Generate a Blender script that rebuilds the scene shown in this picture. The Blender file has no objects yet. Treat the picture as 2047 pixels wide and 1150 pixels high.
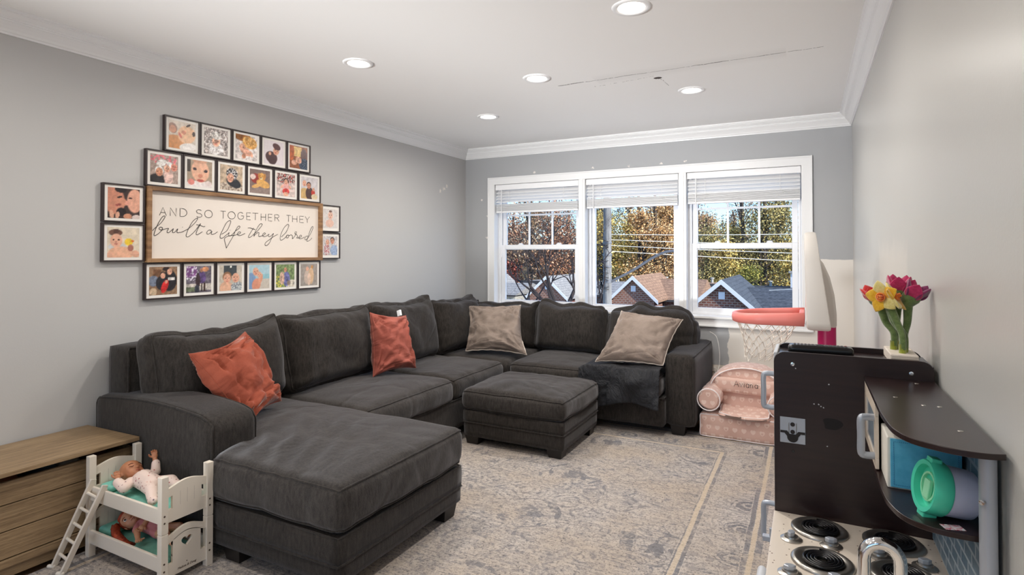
import bpy, math, random
from mathutils import Vector, Matrix, noise
from math import sin, cos, pi, sqrt, radians
C = bpy.context.scene.collection
SC = bpy.context.scene

# ---------------------------------------------------------------- camera, world, sun, exposure
cd = bpy.data.cameras.new('camera'); cam = bpy.data.objects.new('camera', cd); C.objects.link(cam)
cd.sensor_fit = 'HORIZONTAL'; cd.sensor_width = 36.0
cd.lens = 1140.43 / 2047 * 36.0
cd.shift_x = 0.0
cd.shift_y = -(575 - 490.755) / 2047
cd.clip_start = 0.05; cd.clip_end = 500
cam.location = (0, 0, 1.33)
cam.rotation_euler = (pi / 2 + 0.0150674, 0, 0.478955)
SC.camera = cam

SC.view_settings.view_transform = 'Standard'
SC.view_settings.look = 'None'
SC.view_settings.gamma = 1.0
SC.view_settings.use_curve_mapping = False
SC.view_settings.exposure = 0.36

W = bpy.data.worlds.new('world'); SC.world = W; W.use_nodes = True
nt = W.node_tree; nt.nodes.clear()
wo = nt.nodes.new('ShaderNodeOutputWorld'); bg = nt.nodes.new('ShaderNodeBackground')
sky = nt.nodes.new('ShaderNodeTexSky'); sky.sky_type = 'NISHITA'; sky.sun_disc = False
sky.sun_elevation = radians(38); sky.sun_rotation = radians(110); sky.altitude = 50
sky.air_density = 1.0; sky.dust_density = 0.5; sky.ozone_density = 2.0
bg.inputs['Strength'].default_value = 0.24
tint = nt.nodes.new('ShaderNodeMix'); tint.data_type = 'RGBA'; tint.blend_type = 'MULTIPLY'; tint.inputs[0].default_value = 1.0; tint.inputs[7].default_value = (.66, .86, 1.12, 1)   # clearer, bluer air
nt.links.new(sky.outputs[0], tint.inputs[6]); nt.links.new(tint.outputs[2], bg.inputs[0]); nt.links.new(bg.outputs[0], wo.inputs[0])

sd = bpy.data.lights.new('sun', 'SUN'); sd.energy = 5.4; sd.angle = radians(0.6); sd.color = (1.0, 0.93, 0.82)
sun = bpy.data.objects.new('sun', sd); C.objects.link(sun)
# the sun stands behind the building, high on the right: it lights the houses and trees, never enters the window
sun.rotation_euler = Vector((-.78, .30, -.55)).to_track_quat('-Z', 'Y').to_euler()

LAMP_W = 8.5      # each recessed lamp
# added fill lights behind the viewpoint: one bounced straight off the ceiling, one aimed along it into the room
BOUNCE_W, ROOM_FILL_W = 8, 20
fd = bpy.data.lights.new('bounce_fill', 'AREA'); fd.shape = 'RECTANGLE'; fd.size = 2.2; fd.size_y = 2.6; fd.energy = BOUNCE_W; fd.color = (1, .97, .94)
fl = bpy.data.objects.new('bounce_fill', fd); C.objects.link(fl); fl.location = (-1.2, -1.2, 1.5); fl.rotation_euler = (radians(165), 0, 0)
fd = bpy.data.lights.new('room_fill', 'AREA'); fd.shape = 'DISK'; fd.size = .5; fd.energy = ROOM_FILL_W; fd.color = (.98, .99, 1); fd.spread = radians(40)
fl = bpy.data.objects.new('room_fill', fd); C.objects.link(fl); fl.location = (-2.55, -3.1, .45); fl.rotation_euler = (radians(106.5), 0, radians(-9))

# ---------------------------------------------------------------- small helpers
def S(r, g, b):
    def f(c):
        c /= 255.0
        return c / 12.92 if c <= 0.04045 else ((c + 0.055) / 1.055) ** 2.4
    return (f(r), f(g), f(b), 1.0)

class E:
    """tiny expression builder on shader math nodes"""
    nt = None
    def __init__(s, sock): s.s = sock
    @staticmethod
    def op(o, *a):
        n = E.nt.nodes.new('ShaderNodeMath'); n.operation = o
        for i, v in enumerate(a):
            if isinstance(v, E): E.nt.links.new(v.s, n.inputs[i])
            else: n.inputs[i].default_value = v
        return E(n.outputs[0])
    def __add__(s, o): return E.op('ADD', s, o)
    __radd__ = __add__
    def __sub__(s, o): return E.op('SUBTRACT', s, o)
    def __rsub__(s, o): return E.op('SUBTRACT', o, s)
    def __mul__(s, o): return E.op('MULTIPLY', s, o)
    __rmul__ = __mul__
    def __truediv__(s, o): return E.op('DIVIDE', s, o)
    def lt(s, o): return E.op('LESS_THAN', s, o)
    def gt(s, o): return E.op('GREATER_THAN', s, o)
    def abs(s): return E.op('ABSOLUTE', s)
    def sin(s): return E.op('SINE', s)
    def sqrt(s): return E.op('SQRT', s)
    def fract(s): return E.op('FRACT', s)
    def floor(s): return E.op('FLOOR', s)
    def min(s, o): return E.op('MINIMUM', s, o)
    def max(s, o): return E.op('MAXIMUM', s, o)
    def pow(s, o): return E.op('POWER', s, o)
    def band(s, a, b): return s.gt(a) * s.lt(b)
    def smooth(s, a, b):
        n = E.nt.nodes.new('ShaderNodeMapRange'); n.interpolation_type = 'SMOOTHSTEP'
        E.nt.links.new(s.s, n.inputs[0]); n.inputs[1].default_value = a; n.inputs[2].default_value = b
        return E(n.outputs[0])

class M:
    """material builder"""
    def __init__(s, name):
        s.m = bpy.data.materials.new(name); s.m.use_nodes = True; s.nt = s.m.node_tree
        s.b = s.nt.nodes['Principled BSDF']; E.nt = s.nt
        s.tc = s.nt.nodes.new('ShaderNodeTexCoord')
    def obj(s, scale=None):
        o = s.tc.outputs['Object']
        if scale is None: return o
        mp = s.nt.nodes.new('ShaderNodeMapping'); s.nt.links.new(o, mp.inputs[0])
        mp.inputs['Scale'].default_value = scale if isinstance(scale, tuple) else (scale,) * 3
        return mp.outputs[0]
    def xyz(s, vec=None):
        n = s.nt.nodes.new('ShaderNodeSeparateXYZ'); s.nt.links.new(vec or s.tc.outputs['Object'], n.inputs[0])
        return [E(n.outputs[i]) for i in range(3)]
    def noise(s, scale, vec=None, detail=3, rough=.55, dist=0.0):
        n = s.nt.nodes.new('ShaderNodeTexNoise'); s.nt.links.new(vec or s.tc.outputs['Object'], n.inputs['Vector'])
        n.inputs['Scale'].default_value = scale; n.inputs['Detail'].default_value = detail
        n.inputs['Roughness'].default_value = rough; n.inputs['Distortion'].default_value = dist
        return E(n.outputs[0])
    def vor(s, scale, vec=None, feature='F1', rnd=1.0):
        n = s.nt.nodes.new('ShaderNodeTexVoronoi'); n.feature = feature
        s.nt.links.new(vec or s.tc.outputs['Object'], n.inputs['Vector'])
        n.inputs['Scale'].default_value = scale; n.inputs['Randomness'].default_value = rnd
        return n
    def mix(s, f, a, b):
        n = s.nt.nodes.new('ShaderNodeMix'); n.data_type = 'RGBA'
        if isinstance(f, E): s.nt.links.new(f.s, n.inputs[0])
        else: n.inputs[0].default_value = f
        for i, v in ((6, a), (7, b)):
            if isinstance(v, tuple): n.inputs[i].default_value = v
            else: s.nt.links.new(v, n.inputs[i])
        return n.outputs[2]
    def ramp(s, f, stops):
        n = s.nt.nodes.new('ShaderNodeValToRGB'); s.nt.links.new(f.s, n.inputs[0])
        e = n.color_ramp.elements
        while len(e) < len(stops): e.new(0.5)
        for i, (p, c) in enumerate(stops): e[i].position = p; e[i].color = c
        return n.outputs[0]
    def col(s, c):
        if isinstance(c, tuple): s.b.inputs['Base Color'].default_value = c
        else: s.nt.links.new(c, s.b.inputs['Base Color'])
        return s
    def set(s, **k):
        names = dict(rough='Roughness', metal='Metallic', sheen='Sheen Weight', sheen_rough='Sheen Roughness', coat='Coat Weight',
                     trans='Transmission Weight', ior='IOR', spec='Specular IOR Level', sss='Subsurface Weight')
        for a, v in k.items():
            i = s.b.inputs[names[a]]
            if isinstance(v, E): s.nt.links.new(v.s, i)
            else: i.default_value = v
        return s
    def bump(s, h, strength=.3, dist=.01):
        n = s.nt.nodes.new('ShaderNodeBump'); n.inputs['Strength'].default_value = strength
        n.inputs['Distance'].default_value = dist
        s.nt.links.new(h.s, n.inputs['Height']); s.nt.links.new(n.outputs[0], s.b.inputs['Normal'])
        return s

def plain(name, c, rough=.5, metal=0.0, **k):
    m = M(name); m.col(c); m.set(rough=rough, metal=metal, **k); return m.m

class MB:
    """collects geometry; build() links it as ONE mesh object"""
    def __init__(s): s.v = []; s.f = []; s.mi = []; s.cur = 0
    def add(s, vs, fs):
        o = len(s.v); s.v.extend([tuple(v) for v in vs])
        for f in fs: s.f.append([i + o for i in f]); s.mi.append(s.cur)
        return s
    def mat(s, i): s.cur = i; return s
    def box(s, a, b, rot=None, about=None):
        x0, y0, z0 = a; x1, y1, z1 = b
        vs = [Vector(p) for p in ((x0,y0,z0),(x1,y0,z0),(x1,y1,z0),(x0,y1,z0),(x0,y0,z1),(x1,y0,z1),(x1,y1,z1),(x0,y1,z1))]
        if rot is not None:
            c = Vector(about) if about else (vs[0] + vs[6]) / 2
            vs = [c + rot @ (v - c) for v in vs]
        return s.add(vs, [(0,3,2,1),(4,5,6,7),(0,1,5,4),(1,2,6,5),(2,3,7,6),(3,0,4,7)])
    def tube(s, pts, r, n=10, closed=False, caps=True):
        P = [Vector(p) for p in pts]; k = len(P); rr = r if isinstance(r, (list, tuple)) else [r] * k
        vs = []; up = None
        for i, p in enumerate(P):
            if closed: t = P[(i + 1) % k] - P[i - 1]
            else: t = P[min(i + 1, k - 1)] - P[max(i - 1, 0)]
            if t.length < 1e-9: t = Vector((0, 0, 1))
            t.normalize()
            if up is None:
                up = Vector((0, 0, 1)) if abs(t.z) < .9 else Vector((1, 0, 0))
            a = t.cross(up)
            if a.length < 1e-6: a = t.cross(Vector((1, 0, 0)))
            a.normalize(); b = a.cross(t).normalized(); up = b
            for j in range(n):
                w = 2 * pi * j / n; vs.append(p + (a * cos(w) + b * sin(w)) * rr[i])
        fs = []
        for i in range(k if closed else k - 1):
            q = (i + 1) % k
            for j in range(n):
                l = (j + 1) % n; fs.append((i*n+j, i*n+l, q*n+l, q*n+j))
        if caps and not closed: fs.append(tuple(range(n))); fs.append(tuple((k-1)*n + j for j in reversed(range(n))))
        return s.add(vs, fs)
    def lathe(s, prof, c=(0,0,0), n=24, mtx=None, a0=0, a1=2*pi):
        k = len(prof); full = abs(a1 - a0 - 2*pi) < 1e-6; m = n if full else n + 1; vs = []
        for j in range(m):
            w = a0 + (a1 - a0) * j / n
            for r, z in prof:
                v = Vector((r*cos(w), r*sin(w), z))
                if mtx: v = mtx @ v
                vs.append(v + Vector(c))
        fs = []
        for j in range(n):
            q = (j + 1) % m
            for i in range(k - 1): fs.append((j*k+i, q*k+i, q*k+i+1, j*k+i+1))
        return s.add(vs, fs)
    def prism(s, poly, a, b, axis='z'):
        n = len(poly); vs = []
        for h in (a, b):
            for p, q in poly:
                vs.append({'z': (p, q, h), 'y': (p, h, q), 'x': (h, p, q)}[axis])
        return s.add(vs, [tuple(reversed(range(n))), tuple(range(n, 2*n))] + [(i, (i+1) % n, n+(i+1) % n, n+i) for i in range(n)])
    def ell(s, c, r, mtx=None, nu=16, nv=10):
        vs = []; fs = []
        for i in range(nv + 1):
            t = pi * i / nv
            for j in range(nu):
                w = 2*pi*j/nu; v = Vector((r[0]*sin(t)*cos(w), r[1]*sin(t)*sin(w), r[2]*cos(t)))
                if mtx: v = mtx @ v
                vs.append(v + Vector(c))
        for i in range(nv):
            for j in range(nu):
                q = (j+1) % nu; fs.append((i*nu+j, (i+1)*nu+j, (i+1)*nu+q, i*nu+q))
        return s.add(vs, fs)
    def cap(s, a, b, ra, rb, n=12, rings=4):
        """capsule with taper"""
        a = Vector(a); b = Vector(b); d = (b - a).normalized(); P = []; R = []
        for i in range(rings + 1):
            t = pi/2 * i / rings; P.append(a - d * ra * cos(t)); R.append(max(ra * sin(t), 1e-5))
        for i in range(rings + 1):
            t = pi/2 * i / rings; P.append(b + d * rb * sin(t)); R.append(max(rb * cos(t), 1e-5))
        return s.tube(P, R, n)
    def build(s, name, mats, parent=None, smooth=False, bevel=0, world=True, merge=0, seg=2, weld=False):
        me = bpy.data.meshes.new(name)
        off = Vector((0, 0, 0))
        if parent is not None and world:
            p = parent
            while p is not None: off += p.location; p = p.parent
        me.from_pydata([tuple(Vector(v) - off) for v in s.v], [], s.f)
        if not isinstance(mats, (list, tuple)): mats = [mats]
        for m in mats: me.materials.append(m)
        me.polygons.foreach_set('material_index', s.mi)
        if merge:
            import bmesh
            bm = bmesh.new(); bm.from_mesh(me); bmesh.ops.remove_doubles(bm, verts=bm.verts, dist=merge)
            bmesh.ops.recalc_face_normals(bm, faces=bm.faces); bm.to_mesh(me); bm.free()
        me.polygons.foreach_set('use_smooth', [bool(smooth)] * len(me.polygons))
        if smooth == 'auto': me.set_sharp_from_angle(angle=radians(38))
        me.update()
        o = bpy.data.objects.new(name, me); C.objects.link(o)
        if parent is not None: o.parent = parent
        if bevel:
            bv = o.modifiers.new('bevel', 'BEVEL'); bv.width = bevel; bv.segments = seg; bv.limit_method = 'ANGLE'; bv.angle_limit = radians(40)
        return o

def thing(name, label, cat, loc=(0, 0, 0), group=None, rot=None):
    o = bpy.data.objects.new(name, None); C.objects.link(o); o.empty_display_size = .05
    o.location = loc; o['label'] = label; o['category'] = cat
    if rot: o.rotation_euler = rot
    if group: o['group'] = group
    return o
def tag(o, label, cat, group=None, kind=None):
    o['label'] = label; o['category'] = cat
    if group: o['group'] = group
    if kind: o['kind'] = kind
    return o
def struct(o, label=None):
    o['kind'] = 'structure'
    if label: o['label'] = label
    return o
def recenter(o, c):
    """move a parentless mesh's origin to c, keeping it in place"""
    c = Vector(c); o.data.transform(Matrix.Translation(-c)); o.location = c; return o
def copy_tree(o, parent=None):
    c = o.copy(); C.objects.link(c); c.parent = parent
    for ch in list(o.children): copy_tree(ch, c)
    return c

def spline(P, n=6, closed=False):
    """Catmull-Rom through P"""
    P = [Vector(p) for p in P]; k = len(P); out = []
    rng = range(k if closed else k - 1)
    for i in rng:
        g = lambda j: P[j % k] if closed else P[min(max(j, 0), k - 1)]
        a, b, c, d = g(i-1), g(i), g(i+1), g(i+2)
        for j in range(n):
            t = j / n
            out.append(.5*((2*b) + (c-a)*t + (2*a-5*b+4*c-d)*t*t + (3*b-a-3*c+d)*t**3))
    if not closed: out.append(P[-1])
    return out

def ribbon(mb, P, w, nrm):
    """flat stroke of width w along P, facing nrm"""
    P = [Vector(p) for p in P]; nrm = Vector(nrm); vs = []
    for i, p in enumerate(P):
        t = (P[min(i+1, len(P)-1)] - P[max(i-1, 0)]).normalized(); a = t.cross(nrm).normalized() * w/2
        vs += [p - a, p + a]
    mb.add(vs, [(2*i, 2*i+1, 2*i+3, 2*i+2) for i in range(len(P)-1)])

def fuse(mb, voxel, smooth=6, factor=.6):
    """melt the collected shapes into one continuous skin and return it as a new MB"""
    o = mb.build('tmp_fuse', [], None)
    r = o.modifiers.new('r', 'REMESH'); r.mode = 'VOXEL'; r.voxel_size = voxel
    if smooth:
        sm = o.modifiers.new('s', 'SMOOTH'); sm.iterations = smooth; sm.factor = factor
    dg = bpy.context.evaluated_depsgraph_get(); ev = o.evaluated_get(dg); me = ev.to_mesh()
    out = MB(); out.add([v.co.copy() for v in me.vertices], [list(p.vertices) for p in me.polygons])
    ev.to_mesh_clear(); me0 = o.data; bpy.data.objects.remove(o); bpy.data.meshes.remove(me0)
    return out

# soft upholstered block -------------------------------------------------------
class Soft:
    def __init__(s, c, half, r=.05, bulge=(0,0,0), wr=.004, wscale=(6,6,6), seed=0, ridge=0, rscale=(5,5,5), mtx=None, sag=0, fn=None):
        s.c = Vector(c); s.h = Vector(half); s.r = min(r, *[x*.98 for x in half]); s.b = bulge; s.wr = wr; s.ws = wscale
        s.seed = seed; s.ridge = ridge; s.rs = rscale; s.m = mtx; s.sag = sag; s.fn = fn
    def at(s, u, v, w, lift=0):
        q = Vector((u*s.h.x, v*s.h.y, w*s.h.z)); r = s.r
        core = Vector([max(-(s.h[i]-r), min(s.h[i]-r, q[i])) for i in range(3)])
        d = q - core
        nrm = d.normalized() if d.length > 1e-9 else Vector((0, 0, 1))
        p = core + nrm * r
        uvw = (u, v, w)
        for i in range(3):
            if s.b[i]:
                a, b = uvw[(i+1) % 3], uvw[(i+2) % 3]
                p[i] += uvw[i] * s.b[i] * max(0, 1-a*a)**.7 * max(0, 1-b*b)**.7
        k = Vector((s.seed*7.3, s.seed*3.1, s.seed*1.7))
        g = noise.noise(Vector((p.x*s.ws[0], p.y*s.ws[1], p.z*s.ws[2])) + k) * s.wr
        if s.ridge:
            z = noise.noise(Vector((p.x*s.rs[0], p.y*s.rs[1], p.z*s.rs[2])) + k*1.9)
            g += -s.ridge * max(0, 1 - abs(z)*5)**1.5
        p += nrm * (g + lift)
        if s.fn: p = s.fn(p, u, v, w)
        if s.m: p = s.m @ p
        return p + s.c
    def mesh(s, mb, n=(20, 20, 8)):
        for ax in range(3):
            a, b = (ax+1) % 3, (ax+2) % 3; na, nb = n[a], n[b]
            for sg in (-1, 1):
                vs = []
                for i in range(na+1):
                    for j in range(nb+1):
                        # denser near the rounded rim
                        ta = sin((2*i/na-1)*pi/2) if s.h[a] > 3*s.r else 2*i/na-1
                        tb = sin((2*j/nb-1)*pi/2) if s.h[b] > 3*s.r else 2*j/nb-1
                        ta = .5*ta + .5*(2*i/na-1); tb = .5*tb + .5*(2*j/nb-1)
                        t = [0, 0, 0]; t[ax] = sg; t[a] = ta; t[b] = tb
                        vs.append(s.at(*t))
                fs = []
                for i in range(na):
                    for j in range(nb):
                        q = (i*(nb+1)+j, (i+1)*(nb+1)+j, (i+1)*(nb+1)+j+1, i*(nb+1)+j+1)
                        fs.append(q if sg > 0 else tuple(reversed(q)))
                mb.add(vs, fs)
        return mb
    def ring(s, mb, axis=2, sgn=1, r=.004, n=24, inset=1.0):
        """piping around the rim of one face"""
        a, b = (axis+1) % 3, (axis+2) % 3; P = []
        for (a0, b0, a1, b1) in ((-1,-1,1,-1), (1,-1,1,1), (1,1,-1,1), (-1,1,-1,-1)):
            for i in range(n):
                t = [0,0,0]; k = i/n; t[axis] = sgn; t[a] = (a0+(a1-a0)*k)*inset; t[b] = (b0+(b1-b0)*k)*inset
                P.append(s.at(*t, lift=r*.4))
        Q = [P[0]]
        for p in P[1:]:
            if (p - Q[-1]).length > 1e-4: Q.append(p)
        mb.tube(Q, r, 6, closed=True)
        return mb
# ---------------------------------------------------------------- shared materials
XL, XR, YB, ZC = -3.263, 0.312, 5.2, 2.44

def rect_mask(a, b, x0, x1, y0, y1, soft=.004):
    return a.smooth(x0-soft, x0+soft) * b.smooth(y0-soft, y0+soft) * (1 - a.smooth(x1-soft, x1+soft)) * (1 - b.smooth(y1-soft, y1+soft))

def wall_mat(name, base, rough=.55, kind=None):
    m = M(name); x, y, z = m.xyz()
    n = m.noise(1.3, detail=2); c = m.mix(n*.5, base, tuple(v*.95 for v in base[:3]) + (1,))
    nz = m.noise(9, detail=4)
    prim = S(232, 226, 218)
    if kind == 'back':
        w = (nz - .5) * .05
        mk = rect_mask(x + w, z + w*.6, .02, .5, -.1, 1.285, .003).max(rect_mask(x + w*2, z, -.62, .5, -.1, .71, .003))
        c = m.mix(mk, c, prim)
        for px, pz in ((-2.447,2.152),(-1.828,2.154),(-1.476,2.149),(-1.176,2.15),(-.964,2.157),(-2.99,1.729),(-3.0,1.503),(-3.06,1.9)):
            d = ((x - px)*(x - px) + (z - pz)*(z - pz)*1.6).sqrt() + (m.noise(70, detail=2) - .5) * .05
            c = m.mix(1 - d.smooth(.006, .014), c, prim)
    if kind == 'left':
        for py, pz in ((4.84,2.02),(4.79,1.99),(4.73,1.96)):
            d = ((y - py)*(y - py) + (z - pz)*(z - pz)).sqrt() + (m.noise(50, detail=2) - .5) * .06
            c = m.mix(1 - d.smooth(.008, .02), c, prim)
    if kind == 'right':
        w = (nz - .5) * .12
        mk = rect_mask(y + w, z + w, 2.45, 3.35, .6, 1.36, .05).max(rect_mask(y + w, z + w, 3.6, 5.3, -.1, 1.14, .03))
        c = m.mix(mk*.45, c, prim)
    m.col(c); m.set(rough=rough)
    m.bump(m.noise(140, detail=2), .05, .004)
    return m.m

PAINT = S(184, 185, 187)
m_wl = wall_mat('grey_wall_paint', S(196, 195, 194), .5, 'left')  # same paint on every wall; lit and backlit tones are put into its colour
m_wb = wall_mat('grey_wall_paint_backlit', S(172, 173, 175), .55, 'back')
m_wr = wall_mat('grey_wall_paint_lit', S(205, 204, 200), .33, 'right')
m_trim = plain('white_trim_paint', S(240, 240, 240), .32)
m_vinyl = plain('white_vinyl', S(243, 244, 247), .3)

# ceiling with a hairline crack and a small hole in the plaster
m = M('ceiling_paint'); x, y, z = m.xyz()
cw = S(247, 246, 244)
n1 = m.noise(14, detail=5); n2 = m.noise(3.5, detail=2); n3 = m.noise(60, detail=3)
dy = (y - 3.466 - (x + .7) * (-.004) + (n1 - .5) * .03).abs()
along = x.band(-1.46, .08)
thick = (n2 - .32).max(.0) * .020
crack = dy.lt(thick) * along * n3.gt(.40)
dy2 = (y - 3.56 - (x + .9) * (-.12) + (n1 - .5) * .04).abs()
crack2 = dy2.lt(.0022) * x.band(-1.25, -.84) * n3.gt(.5)
dx3 = (x + .82 + (y - 3.66) * (-.1) + (n1 - .5) * .03).abs()
crack3 = dx3.lt(.002) * y.band(3.62, 3.8) * n3.gt(.47)
hd = ((x + .834)*(x + .834) + (y - 3.602)*(y - 3.602)*1.2).sqrt() + (n3 - .5) * .03
hole = hd.lt(.024)
patch = (1 - dy.smooth(.02, .12)) * x.band(-1.2, -.1) * .12
c = m.mix(patch, cw, S(190, 188, 186))
c = m.mix((crack.max(crack2).max(crack3)) * .75, c, S(95, 88, 82))
c = m.mix(hole, c, S(70, 60, 52))
m.col(c); m.set(rough=.7); m.bump(1 - hole, .8, .02); m_ceil = m.m

# dark wood floor
m = M('floor_boards'); x, y, z = m.xyz()
bx = (x / .09).floor(); pl = m.noise(1, m.obj((11, .8, 1)), 4)
c = m.ramp(pl + (bx * 12.9898).sin().abs() * .25, [(.3, S(78, 54, 40)), (.6, S(122, 90, 66)), (.9, S(150, 118, 90))])
gap = (x / .09).fract().lt(.02)
m.col(m.mix(gap, c, S(25, 14, 9))); m.set(rough=.35); m_floor = m.m

# ---------------------------------------------------------------- room shell
YN = -3.4
b = MB().box((XL-.1, YN, -.12), (XR+.1, YB+.2, 0)); struct(b.build('floor', m_floor))
b = MB().box((XL-.1, YN, ZC), (XR+.1, YB+.2, ZC+.15)); struct(b.build('ceiling', m_ceil))
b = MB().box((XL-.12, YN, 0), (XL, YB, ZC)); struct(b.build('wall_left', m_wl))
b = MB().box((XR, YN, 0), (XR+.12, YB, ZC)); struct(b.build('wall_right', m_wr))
b = MB()     # the near wall, behind the viewpoint, with a wide opening added to let in daylight
b.box((XL-.12, YN-.12, 0), (-2.95, YN, ZC)); b.box((.0, YN-.12, 0), (XR+.12, YN, ZC)); b.box((-2.95, YN-.12, 2.15), (0, YN, ZC)); struct(b.build('wall_near', m_wl))
b = MB()  # frame of the added daylight opening
for a, c in (((-2.95, -2.88), (.05, 2.15)), ((-1.51, -1.44), (.05, 2.15)), ((-.07, 0), (.05, 2.15))): b.box((a[0], YN-.09, a[1] if False else .05), (c[0] if False else a[1], YN-.03, 2.15))
b.box((-2.95, YN-.09, 0), (0, YN-.03, .05)); b.box((-2.95, YN-.09, 2.08), (0, YN-.03, 2.15)); struct(b.build('added_opening_frame', m_vinyl))
OX0, OX1, OZ0, OZ1 = -2.905, -.04, .79, 2.055
b = MB()
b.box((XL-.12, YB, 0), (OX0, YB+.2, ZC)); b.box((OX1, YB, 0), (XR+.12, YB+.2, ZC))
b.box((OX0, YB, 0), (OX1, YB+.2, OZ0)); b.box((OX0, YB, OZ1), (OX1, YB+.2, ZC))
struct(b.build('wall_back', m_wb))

# crown moulding: profile (out from wall, down from ceiling)
prof = [(0, .102), (.008, .102), (.010, .094), (.016, .090), (.020, .080), (.030, .066), (.042, .052), (.046, .050), (.046, .044), (.052, .042), (.052, .036), (.060, .032), (.072, .020), (.076, .018), (.076, .012), (.085, .010), (.085, 0), (0, 0)]
def crown(name, a, c, inward, mitre0, mitre1):
    a = Vector(a); c = Vector(c); d = (c - a).normalized(); iv = Vector(inward); vs = []
    n = len(prof)
    for (e, sg, mt) in ((a, 1, mitre0), (c, -1, mitre1)):
        for o, dn in prof: vs.append(e + iv*o + d*sg*(o if mt else 0) + Vector((0, 0, ZC - dn)))
    b = MB(); b.add(vs, [(i, i+1, n+i+1, n+i) for i in range(n-1)] + [tuple(reversed(range(n))), tuple(range(n, 2*n))])
    struct(b.build(name, m_trim))
crown('trim_1', (XL, YN, 0), (XL, YB, 0), (1, 0, 0), 1, 1)
crown('trim_2', (XL, YB, 0), (XR, YB, 0), (0, -1, 0), 1, 1)
crown('trim_3', (XR, YB, 0), (XR, YN, 0), (-1, 0, 0), 1, 1)
b = MB().box((XL, 0, 0), (XL+.014, YB, .12)); struct(b.build('baseboard_left', m_trim, bevel=.004))
b = MB().box((XR-.006, -3, 0), (XR, YB, .10)); struct(b.build('baseboard_right', m_trim, bevel=.002))

# ---------------------------------------------------------------- windows
# casing
b = MB()
cw_ = .072
for (x0, x1, z0, z1) in ((-2.976, OX0+.006, .70, 2.126), (OX1-.006, .034, .70, 2.126)):
    b.box((x0, YB-.018, z0), (x1, YB, z1))
b.box((OX0, YB-.018, OZ1-.004), (OX1, YB, 2.126))
b.box((-2.976, YB-.024, 2.112), (.034, YB, 2.126)); b.box((-2.976, YB-.026, .70), (-2.962, YB, 2.126)); b.box((.02, YB-.026, .70), (.034, YB, 2.126))
b.box((OX0, YB-.020, .70), (OX1, YB, .775))                      # apron
b.box((OX0-.02, YB-.045, .772), (OX1+.02, YB+.06, .792))          # stool
b.box((-2.97, YB-.03, .70), (.028, YB, .715))
struct(b.build('trim_4', m_trim, bevel=.003))
# jambs, mullions
b = MB()
b.box((OX0-.02, YB-.005, OZ0), (OX0+.003, YB+.16, OZ1)); b.box((OX1-.003, YB-.005, OZ0), (OX1+.02, YB+.16, OZ1))
b.box((OX0, YB-.005, OZ1-.003), (OX1, YB+.16, OZ1+.02)); b.box((OX0, YB+.05, OZ0-.02), (OX1, YB+.22, OZ0+.004))
for cx in (-1.937, -.99):
    b.box((cx-.033, YB-.012, OZ0), (cx+.033, YB+.17, OZ1)); b.box((cx-.012, YB-.018, OZ0), (cx+.012, YB-.01, OZ1))
struct(b.build('trim_5', m_trim, bevel=.003))

m = M('window_glass'); m.col((1, 1, 1, 1)); m.set(rough=0, trans=1, ior=1.0, spec=.0)
g = m.nt; mixs = g.nodes.new('ShaderNodeMixShader'); tr = g.nodes.new('ShaderNodeBsdfTransparent'); gl = g.nodes.new('ShaderNodeBsdfGlossy')
gl.inputs['Roughness'].default_value = .02; tr.inputs[0].default_value = (.97, .985, .98, 1)
mixs.inputs[0].default_value = .005; g.links.new(tr.outputs[0], mixs.inputs[1]); g.links.new(gl.outputs[0], mixs.inputs[2])
g.links.new(mixs.outputs[0], g.nodes['Material Output'].inputs[0]); m_glass = m.m

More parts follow.
